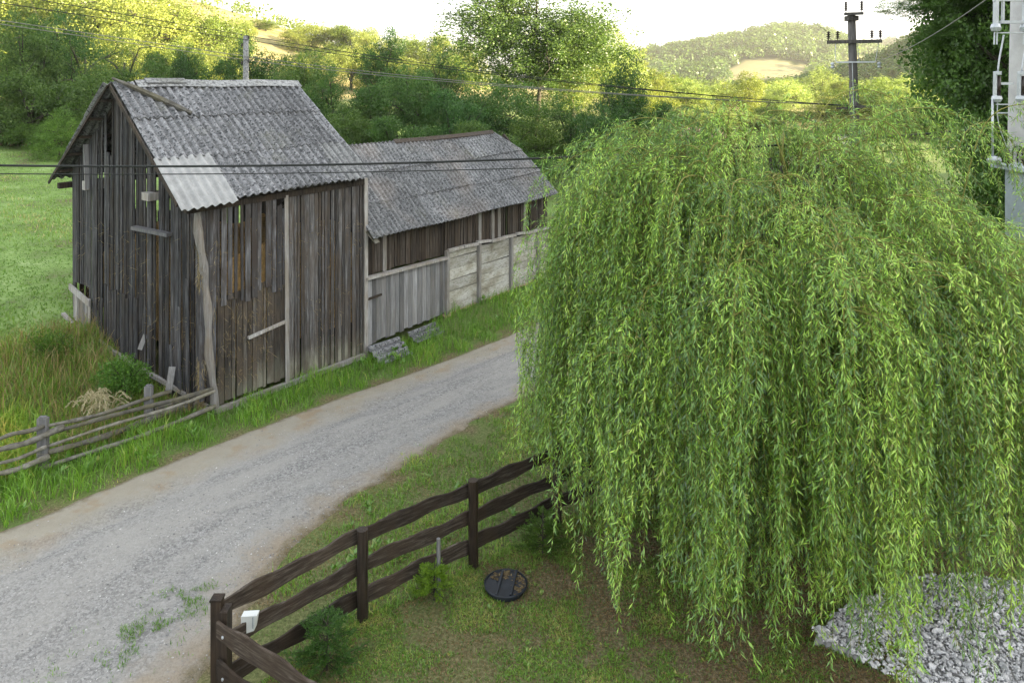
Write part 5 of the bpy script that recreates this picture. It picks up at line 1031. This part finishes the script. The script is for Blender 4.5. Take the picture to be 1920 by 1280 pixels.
# creeper bush at the gable: its own leaf mesh, right size leaves
def leafy(name, c, r3, n, leaf, tint, lab, cat='bush', elong=1.9, mat='leaf', seed=1, stem=True):
    rr = np.random.default_rng(seed); d_ = rr.normal(size=(n, 3)); d_ /= np.linalg.norm(d_, axis=1)[:, None]
    q = d_ * (rr.random((n, 1)) ** 0.45); q *= (1 + 0.25 * vnoise(d_[:, 0] * 3, d_[:, 1] * 3 + d_[:, 2] * 4, 1, seed))[:, None]
    P = q * np.array(r3); P[:, 2] = np.abs(P[:, 2] + r3[2] * 0.85); D = norm(d_ * 0.7 + rr.normal(size=(n, 3)) * 0.6 + [0, 0, 0.1])
    e = empty(name, tuple(c), lab, cat); L = leaf * rr.uniform(0.6, 1.3, n)
    v, f_, r_ = leaf_quads(P, D, L, L / elong, np.clip(rr.normal(0.6, 0.2, n), 0, 1), norm(np.cross(D, rr.normal(size=(n, 3)))))
    me = mk('foliage', v, f_, {'rnd': r_}); o = bpy.data.objects.new('foliage', me); me.materials.append(M[mat]); col.objects.link(o); o.parent = e; o.color = (*tint, 1)
    mb = MB()
    for _ in range(7):
        t_ = rr.normal(0, 0.5, 3) * r3; t_[2] = abs(t_[2]) + r3[2]; mb.tube([(0, 0, -0.05), t_ * [0.3, 0.3, 0.5], t_], [0.012, 0.008, 0.004], 5)
    me = mb.mesh('stem', True); me.materials.append(M['bark']); o = bpy.data.objects.new('stem', me); col.objects.link(o); o.parent = e; return e
leafy('creeper_bush', (-7.55, 14.35, 0.45), (0.55, 0.35, 0.38), 4200, 0.05, (1.0, 1.3, 0.85), 'dense green leafy bush growing against the gable of the tall barn', seed=3)
leafy('bramble', (-9.6, 15.2, 0.75), (0.45, 0.35, 0.34), 2200, 0.05, (1.1, 1.25, 0.8), 'rough green bramble at the left foot of the gable', seed=4)
# drooping pale grass head clump on the bank
e = empty('straw_clump', (-7.75, 13.75, 0.2), 'clump of pale drooping seed heads in front of the gable', 'grass clump')
P = []; D = []
for k in range(46):
    th = R.random() * 6.28; l_ = R.uniform(0.35, 0.62); b0 = np.array([-7.75 + R.normal(0, 0.12), 13.75 + R.normal(0, 0.1), 0.15]); q = catm([b0, b0 + [0.05 * math.cos(th), 0.05 * math.sin(th), l_ * 0.7], b0 + [0.16 * math.cos(th), 0.16 * math.sin(th), l_], b0 + [0.28 * math.cos(th), 0.28 * math.sin(th), l_ * 0.8]], 22)
    dq = norm(np.gradient(q, axis=0)); P.append(np.repeat(q[9:], 5, 0)); D.append(norm(np.repeat(dq[9:], 5, 0) + R.normal(0, 0.35, (65, 3)))); P.append(q[:12]); D.append(dq[:12])
P = np.concatenate(P); D = np.concatenate(D); o = link('seed_heads', leaf_mesh('seed_heads', P, D, 0.05, 0.008, np.clip(R.normal(0.9, 0.12, len(P)), 0, 1)), M['straw'], e); o.color = (1.05, 1.15, 1.3, 1)
# young conifers by the dark fence
def conifer(c, hgt, rad, n, tint, lab, seed):
    rr = np.random.default_rng(seed); e = empty('young_conifer', tuple(c), lab, 'sapling'); c = np.array(c, float); mb = MB(); mb.tube([(0, 0, -0.05), (0.01, 0, hgt)], [0.014, 0.004], 6); P = []; D = []
    for k in range(n):
        f = 0.12 + 0.88 * rr.random(); z_ = hgt * f; th = rr.random() * 6.28; l_ = rad * (1.15 - 0.75 * f) * rr.uniform(0.7, 1.1); dr_ = np.array([math.cos(th), math.sin(th), rr.uniform(0.1, 0.5)]); a0_ = np.array([0, 0, z_ * 0.85]); a1_ = a0_ + dr_ * l_ + [0, 0, -0.1 * l_]; mb.tube([a0_, a1_], [0.005, 0.002], 4, cap=False)
        for j in range(26):
            t = 0.25 + 0.75 * rr.random(); p_ = a0_ + (a1_ - a0_) * t; sd2 = norm(np.cross(dr_, [0, 0, 1])) * rr.choice([-1, 1]); q_ = norm(dr_ * 0.8 + sd2 * rr.uniform(0.3, 1.0) + rr.normal(0, 0.15, 3)); m2 = 0.06 * (1.2 - t * 0.5)
            for s_i in range(5): P.append(p_ + q_ * m2 * s_i / 5); D.append(norm(q_ + rr.normal(0, 0.45, 3)))
    P = np.array(P); D = np.array(D); v, f_, r_ = leaf_quads(P, D, 0.034, 0.009, np.clip(rr.normal(0.6, 0.2, len(P)), 0, 1), norm(np.cross(D, rr.normal(size=D.shape)))); me = mk('foliage', v, f_, {'rnd': r_}); me.materials.append(M['leaf']); o = bpy.data.objects.new('foliage', me); col.objects.link(o); o.parent = e; o.color = (*tint, 1)
    me = mb.mesh('stem'); me.materials.append(M['bark']); o = bpy.data.objects.new('stem', me); col.objects.link(o); o.parent = e
conifer((-0.98, 9.25, 0), 0.52, 0.30, 46, (2.0, 2.0, 0.8), 'bright yellow green conifer sapling beside the thin stake', 11)
conifer((-2.05, 8.15, 0), 0.62, 0.46, 60, (0.7, 0.95, 0.8), 'dark green conifer sapling against the fence near its corner', 12)
conifer((0.42, 10.15, 0), 0.62, 0.38, 50, (0.9, 1.0, 0.6), 'olive conifer sapling under the left edge of the willow', 13)

# ---------------------------------------------------------------- forests far away
def forest(name, n, x0, x1, y0, y1, hfn, cond, r_rng, lab, tint, per=60, seed=5):
    rr = np.random.default_rng(seed); x = rr.uniform(x0, x1, n); y = rr.uniform(y0, y1, n); k = cond(x, y); x, y = x[k], y[k]; n = len(x); z = hfn(x, y)
    r_ = rr.uniform(*r_rng, n); dirs = rr.normal(size=(n, per, 3)); dirs /= np.linalg.norm(dirs, axis=2)[..., None]; dirs[..., 2] = np.abs(dirs[..., 2]) * 1.15 - 0.15
    P = np.stack([x, y, z + r_ * 0.55], -1)[:, None] + dirs * (r_[:, None] * rr.uniform(0.7, 1.05, (n, per)))[..., None] * [1, 1, 1.15]
    D = rr.normal(size=(n, per, 3)); D /= np.linalg.norm(D, axis=2)[..., None]; Dn = np.cross(D, dirs); Dn /= np.linalg.norm(Dn, axis=2)[..., None] + 1e-9
    Dn = Dn + dirs * 0.35; Lf = np.repeat(r_ * 0.30, per) * rr.uniform(0.6, 1.2, n * per); rnd = np.clip(np.repeat(rr.normal(0.5, 0.22, n), per) + rr.normal(0, 0.12, n * per), 0, 1)
    Dn = norm(Dn.reshape(-1, 3)); S = norm(np.cross(Dn, dirs.reshape(-1, 3) + rr.normal(0, 0.4, (n * per, 3))))
    v, q, r2 = leaf_quads(P.reshape(-1, 3), Dn, Lf, Lf * 0.7, rnd, S); me = mk(name, v, q, {'rnd': r2}); me.materials.append(M['leaf']); o = bpy.data.objects.new(name, me); col.objects.link(o); o.color = (*tint, 1); print(name, n)
    return tag(o, lab, kind='stuff')
def vis(x, y, m=0.75): return np.abs(x) < m * y
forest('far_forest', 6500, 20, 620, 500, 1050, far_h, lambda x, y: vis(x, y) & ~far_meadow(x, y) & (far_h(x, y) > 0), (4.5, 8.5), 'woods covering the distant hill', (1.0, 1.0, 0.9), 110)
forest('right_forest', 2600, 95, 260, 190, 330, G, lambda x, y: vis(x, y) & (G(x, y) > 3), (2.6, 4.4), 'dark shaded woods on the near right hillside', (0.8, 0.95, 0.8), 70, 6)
forest('valley_forest', 1500, -20, 260, 150, 470, lambda x, y: G(x, y), lambda x, y: vis(x, y) & (G(x, y) < 8) & (x > 0.12 * y), (2.6, 4.2), 'hazy sunlit woods on the valley floor', (2.2, 1.7, 1.6), 60, 8)  # tint raised to paint in sunlight on the woods
forest('hill_scrub', 520, -170, 0, 95, 215, G, lambda x, y: vis(x, y) & ((fb(x, y, 30, 15) > 0.12) | (x < -0.42 * y)), (1.5, 3.0), 'sunlit scrub scattered on the left hill', (1.8, 1.4, 1.1), 60, 9)  # part of the scrub's sunlight sits in its raised tint

# small house with a pinkish roof behind the willow
hs_ = empty('farmhouse', (13.0, 50.0, float(G(13, 50))), 'low house with pinkish tiled roof glimpsed behind the willow top', 'house'); g0 = float(G(13, 50))
mb = MB(); mb.box((13.2, 51.5, g0 + 0.75), (2.9, 4.0, 1.7)); mb.build('wall', M['plaster'], hs_)
mb = MB(); ww = []
for zz, yy, t_ in ((g0 + 2.0, 49.2, 0), (g0 + 3.6, 51.5, 0)): ww.append(yy)
add_sheet(mb, corr_sheet([(11.5, 49.2, g0 + 1.45), (14.9, 49.2, g0 + 1.45), (14.9, 51.5, g0 + 2.7), (11.5, 51.5, g0 + 2.7)], 0, 4, 0.05, 3.4, 0.35), 0.06); add_sheet(mb, corr_sheet([(14.9, 53.8, g0 + 1.45), (11.5, 53.8, g0 + 1.45), (11.5, 51.5, g0 + 2.7), (14.9, 51.5, g0 + 2.7)], 0, 4, 0.05, 3.4, 0.35), 0.06)
mb.build('roof', M['tiles'], hs_)

# ---------------------------------------------------------------- poles and wires
def insulator(mb, c, h_=0.28, r_=0.07, n=4):
    prof = [(0.012, -0.06), (0.012, 0)]
    for i in range(n): z0 = h_ * i / n; prof += [(0.03, z0), (r_, z0 + 0.01), (r_ * 0.9, z0 + h_ / n * 0.4), (0.03, z0 + h_ / n * 0.6)]
    prof += [(0.03, h_), (0.0, h_ + 0.01)]; mb.lathe(c, prof, 12)
D1 = 24.0; pX = (1600 - 960) / 1380 * D1
def pz(py, D): return H - (py - 155) / 1380 * D
pole = empty('wooden_power_pole', (pX, D1, float(G(pX, D1))), 'dark wooden power pole with two crossarms rising behind the willow', 'utility pole')
mb = MB(); mb.tube([(pX + 0.16, D1, -0.1), (pX + 0.05, D1, 5), (pX - 0.06, D1, pz(28, D1))], [0.17, 0.145, 0.12], 12); mb.build('pole', M['pole_wood'], pole, True)
ux = norm(np.array([1.0, -0.45])); 
def arm(cx, z_, L, nm, m=M['pole_wood'], sec=0.11, tilt=0.0):
    mb = MB(); a_ = np.array([cx - ux[0] * L / 2, D1 - 0.16 - ux[1] * L / 2, z_ - tilt]); b_ = np.array([cx + ux[0] * L / 2, D1 - 0.16 + ux[1] * L / 2, z_ + tilt]); mb.bar(a_, b_, sec, sec, rnd=0.5); mb.build(nm, m, pole); return a_, b_
a0, a1 = arm(pX - 0.05, pz(79, D1), 1.62, 'crossarm'); b0, b1 = arm(pX - 0.06, pz(27, D1), 0.58, 'crossarm', sec=0.09)
mb = MB(); mb.box((pX - 0.06, D1, pz(35, D1)), (0.34, 0.3, 0.16)); mb.build('pole_cap', M['pole_wood'], pole)
for t in (0.03, 0.2, 0.82, 0.97):
    p = a0 + (a1 - a0) * t; mb = MB(); insulator(mb, (p[0], p[1], p[2] + 0.11), 0.24, 0.075); mb.build('insulator', M['porcelain'], pole, True)
for t in (0.1, 0.9):
    p = b0 + (b1 - b0) * t; mb = MB(); insulator(mb, (p[0], p[1], p[2] + 0.10), 0.30, 0.07, 5); mb.build('insulator', M['porcelain'], pole, True)
c0_, c1_ = arm(pX + 0.0, pz(117, D1), 1.15, 'bracket', M['steel'], 0.05)
for e_, s_ in ((c0_, -1), (c1_, 1)):
    mb = MB(); mb.lathe((e_[0] + 0.12 * s_, e_[1], e_[2] - 0.1), [(0.02, 0.1), (0.06, 0.08), (0.06, 0.0), (0.03, -0.02), (0.06, -0.04), (0.05, -0.1), (0, -0.11)], 10); mb.build('insulator', M['steel'], pole, True)
mb = MB(); mb.tube(catm([c0_, (c0_ + a0) / 2 + [0.12, 0, 0.0], a0 + [0.3, 0, -0.02]], 10), 0.012, 5); mb.tube([c1_, a1 + [-0.1, 0, 0]], 0.01, 5); mb.tube([(pX + 0.12, D1 - 0.15, pz(118, D1)), (pX + 0.05, D1 - 0.17, pz(80, D1))], 0.012, 5); mb.tube([(pX - 0.12, D1 - 0.18, pz(118, D1)), (pX - 0.1, D1 - 0.2, pz(170, D1)), (pX - 0.06, D1 - 0.2, pz(240, D1))], 0.012, 5); mb.build('jumper_wire', M['steel'], pole)
d0_, d1_ = arm(pX + 0.08, pz(201, D1), 1.30, 'bracket', M['pole_wood'], 0.06, 0.05); e0_, e1_ = arm(pX + 0.1, pz(224, D1), 0.7, 'bracket', M['pole_wood'], 0.05, 0.03)
D2 = 30.0; qX = (461 - 960) / 1380 * D2; qz = pz(68, D2)
pole2 = empty('concrete_pole', (qX, D2, float(G(qX, D2))), 'short grey concrete utility pole standing behind the tall barn ridge', 'utility pole')
mb = MB(); mb.tube([(qX, D2, 1.5), (qX, D2, qz)], [0.15, 0.10], 10); mb.build('pole', M['roof_plain'], pole2, True)
for k, dz in enumerate((-0.02, -0.33, -0.95, -1.05)):
    mb = MB(); insulator(mb, (qX + (-0.14 if k % 2 else 0.14), D2 - 0.05, qz + dz - 0.10), 0.12, 0.04, 2); mb.build('insulator', M['porcelain'], pole2, True)
def wire(p0, p1, sag, r_, m, lab, cat, grp, name='wire', n=26):
    p0 = np.array(p0, float); p1 = np.array(p1, float); t = np.linspace(0, 1, n); Q = p0 + t[:, None] * (p1 - p0); Q[:, 2] -= sag * 4 * t * (1 - t); mb = MB(); mb.tube(Q, r_, 6); return tag(mb.build(name, m, None, True), lab, cat, grp)
WG = 'low voltage wires strung over the barns'
LW = [((50, -4), 68, 178, 'top'), ((-4, 5), 74, 184, 'second'), ((-4, 38), 107, 196, 'third'), ((-4, 45), 112, 200, 'lowest')]
for k, ((ax_, ay_), qy, ey, nm) in enumerate(LW):
    Dl = 22.0; p_l = np.array([(ax_ - 960) / 1380 * Dl, Dl, pz(ay_, Dl)]); qp = np.array([qX + (-0.14 if k % 2 else 0.14), D2 - 0.05, pz(qy, D2)])
    pe = p_l + (p_l - qp) * 0.6
    wire(pe, qp, 0.0, 0.014, M['wire'] if k > 1 else M['cable'], '%s of the four wires left of the short pole above the barn' % nm, 'wire', WG)
    endp = np.array([pX - 0.5 + 0.3 * k, D1 - 0.2, pz(201, D1) + 0.05])
    wire(qp, endp, 0.28, 0.014, M['wire'] if k > 1 else M['cable'], '%s of the four wires right of the short pole above the barns' % nm, 'wire', WG)
CB = 'black cables crossing in front of the barns'
P_R = np.array([8.2, 12.4, 6.1])
wire((-14, 10.6, pz(297, 10.6) + 0.12), (8.15, 12.35, 5.75), 0.42, 0.019, M['cable'], 'thick black cable crossing in front of the tall barn gable and roof', 'cable', CB, 'cable', 40)
wire((-14, 10.9, pz(318, 10.9) + 0.08), (8.15, 12.45, 5.45), 0.30, 0.009, M['cable'], 'thin black cable just below the thick one across the barns', 'cable', CB, 'cable', 40)
SG = 'thin overhead wires meeting the wooden power pole'
top = b0 + (b1 - b0) * 0.5 + [0, 0, 0.4]
wire(a0 + [0, 0, 0.36], (-6, 40, 26), 0.6, 0.010, M['wire'], 'thin wire rising from the left end of the crossarm into the sky', 'wire', SG)
wire(b0 + [0, 0, 0.4], (0, 42, 30), 0.6, 0.008, M['wire'], 'faint wire rising from the left top insulator into the sky', 'wire', SG)
wire(a1 + [0, 0, 0.36], gp(1712, -20, 19), 0.0, 0.010, M['wire'], 'thin wire rising from the right end of the crossarm toward the dark tree', 'wire', SG)
wire(c1_, (8.3, 12.6, 8.05), 0.15, 0.010, M['wire'], 'thin wire from the lower bracket to the transformer pole', 'wire', SG)
# transformer pole at the right edge
D3 = 12.6; tX = (1931 - 960) / 1380 * D3
tp_ = empty('transformer_pole', (tX, D3, 0), 'tapered concrete pole carrying a grey transformer at the right edge', 'utility pole')
mb = MB(); mb.tube([(tX, D3, -0.1), (tX, D3, 10)], [0.42, 0.24], 20); mb.build('pole', M['concrete'], tp_, True)
T = lambda px, py, D=D3 - 0.4: np.array([(px - 960) / 1380 * D, D, H - (py - 155) / 1380 * D])
def tb(nm, prims, m):
    mb = MB()
    for p_ in prims: p_(mb)
    mb.build(nm, m, tp_)
for y0, x0 in ((0, 1863), (42, 1876), (62, 1874)):
    mb = MB(); mb.bar(T(x0, y0), T(2010, y0 - 1), 0.06, 0.05 if y0 != 62 else 0.02); mb.build('crossarm', M['steel'], tp_)
for px in (1867, 1922):       # switch arms with porcelain
    mb = MB(); mb.bar(T(px + 1, -20), T(px, 45), 0.05, 0.08, up=(0, 1, 0)); mb.lathe(T(px, 52), [(0, -0.07), (0.06, -0.06), (0.08, 0.0), (0.06, 0.06), (0, 0.07)], 12); mb.tube([T(px - 2, 60), T(px - 3, 84)], 0.012, 6); mb.tube([T(px + 3, 60), T(px + 2, 84)], 0.012, 6); mb.bar(T(px + 14, -10), T(px + 13, 40), 0.03, 0.05, up=(0, 1, 0)); mb.build('switch', M['steel'], tp_)
for px in (1870, 1915):
    mb = MB(); mb.bar(T(px - 4, 136), T(px - 5, 185), 0.03, 0.06, up=(0, 1, 0)); mb.lathe(T(px, 137), [(0, 0.03), (0.06, 0.025), (0.06, -0.03), (0, -0.035)], 12); mb.lathe(T(px - 1, 186), [(0, 0.06), (0.07, 0.05), (0.08, 0.0), (0.05, -0.05), (0, -0.06)], 12); fo = mb.build('fuse_holder', M['steel'], tp_)
    mb = MB(); mb.tube([T(px + 3, 143), T(px + 2, 181)], 0.034, 10); mb.build('fuse_tube', M['porcelain'], fo, True)
    mb = MB(); mb.tube(catm([T(px + 1, 134), T(px + 4, 110), T(px + 10, 78), T(px + 12, 66)], 10), 0.014, 6); mb.tube(catm([T(px + 1, 190), T(px, 215), T(px + 6, 245), T(px + 22, 285)], 10), 0.008, 5); mb.build('lead', M['steel'], tp_, True)
for py, x0 in ((157, 1872), (196, 1868), (212, 1868)):
    mb = MB(); mb.bar(T(x0, py), T(1900, py), 0.03, 0.04 if py == 157 else 0.02); mb.build('bracket', M['steel'], tp_)
mb = MB(); mb.tube([T(1861, 186), T(1861, 296)], 0.018, 8); mb.build('conduit', M['steel'], tp_, True)
mb = MB(); mb.lathe(T(1864, 300), [(0, 0.07), (0.09, 0.05), (0.11, 0.0), (0.09, -0.06), (0, -0.07)], 14); mb.build('terminal_box', M['steel'], tp_, True)
c = T(1935, 320); mb = MB(); mb.box((T(1925, 310)[0] + 0.12, D3 - 0.55, T(0, 312)[2]), (1.15, 0.75, 0.07)); tk = mb.build('transformer', M['tank'], tp_)
mb = MB(); mb.box((T(1925, 310)[0] + 0.15, D3 - 0.5, T(0, 385)[2]), (0.85, 0.45, 1.15)); mb.build('tank', M['tank'], tk)
mb = MB()
for k in range(13): mb.box((T(1872, 0)[0] + 0.10 + k * 0.075, D3 - 0.80, T(0, 385)[2] + 0.03), (0.012, 0.20, 1.05))
mb.build('cooling_fins', M['tank'], tk)
for px in (1889, 1920):
    mb = MB(); insulator(mb, T(px, 307, D3 - 0.6), 0.24, 0.055, 5); mb.build('bushing', M['porcelain'], tk, True)
mb = MB(); mb.tube(catm([T(1898, 305), T(1900, 280), T(1912, 275), T(1925, 292)], 12), 0.014, 6); mb.tube(catm([T(1908, 305), T(1909, 285), T(1920, 278), T(1930, 295)], 12), 0.014, 6); mb.build('lead', M['cable'], tk, True)
# ---------------------------------------------------------------- valley haze
mb = MB(); mb.box((225, 490, 42), (1450, 1700, 96)); hz_ = mb.build('haze', None); hz_['kind'] = 'stuff'; hz_['label'] = 'thin pale morning haze over the valley'
t = NT('haze'); pv = t.n('VolumePrincipled', {'Color': (1.0, 0.97, 0.9, 1), 'Density': 0.0002, 'Anisotropy': 0.25}); t.t.links.new(pv.outputs[0], t.out.inputs['Volume']); hz_.data.materials.append(t.m)
bpy.context.view_layer.update()
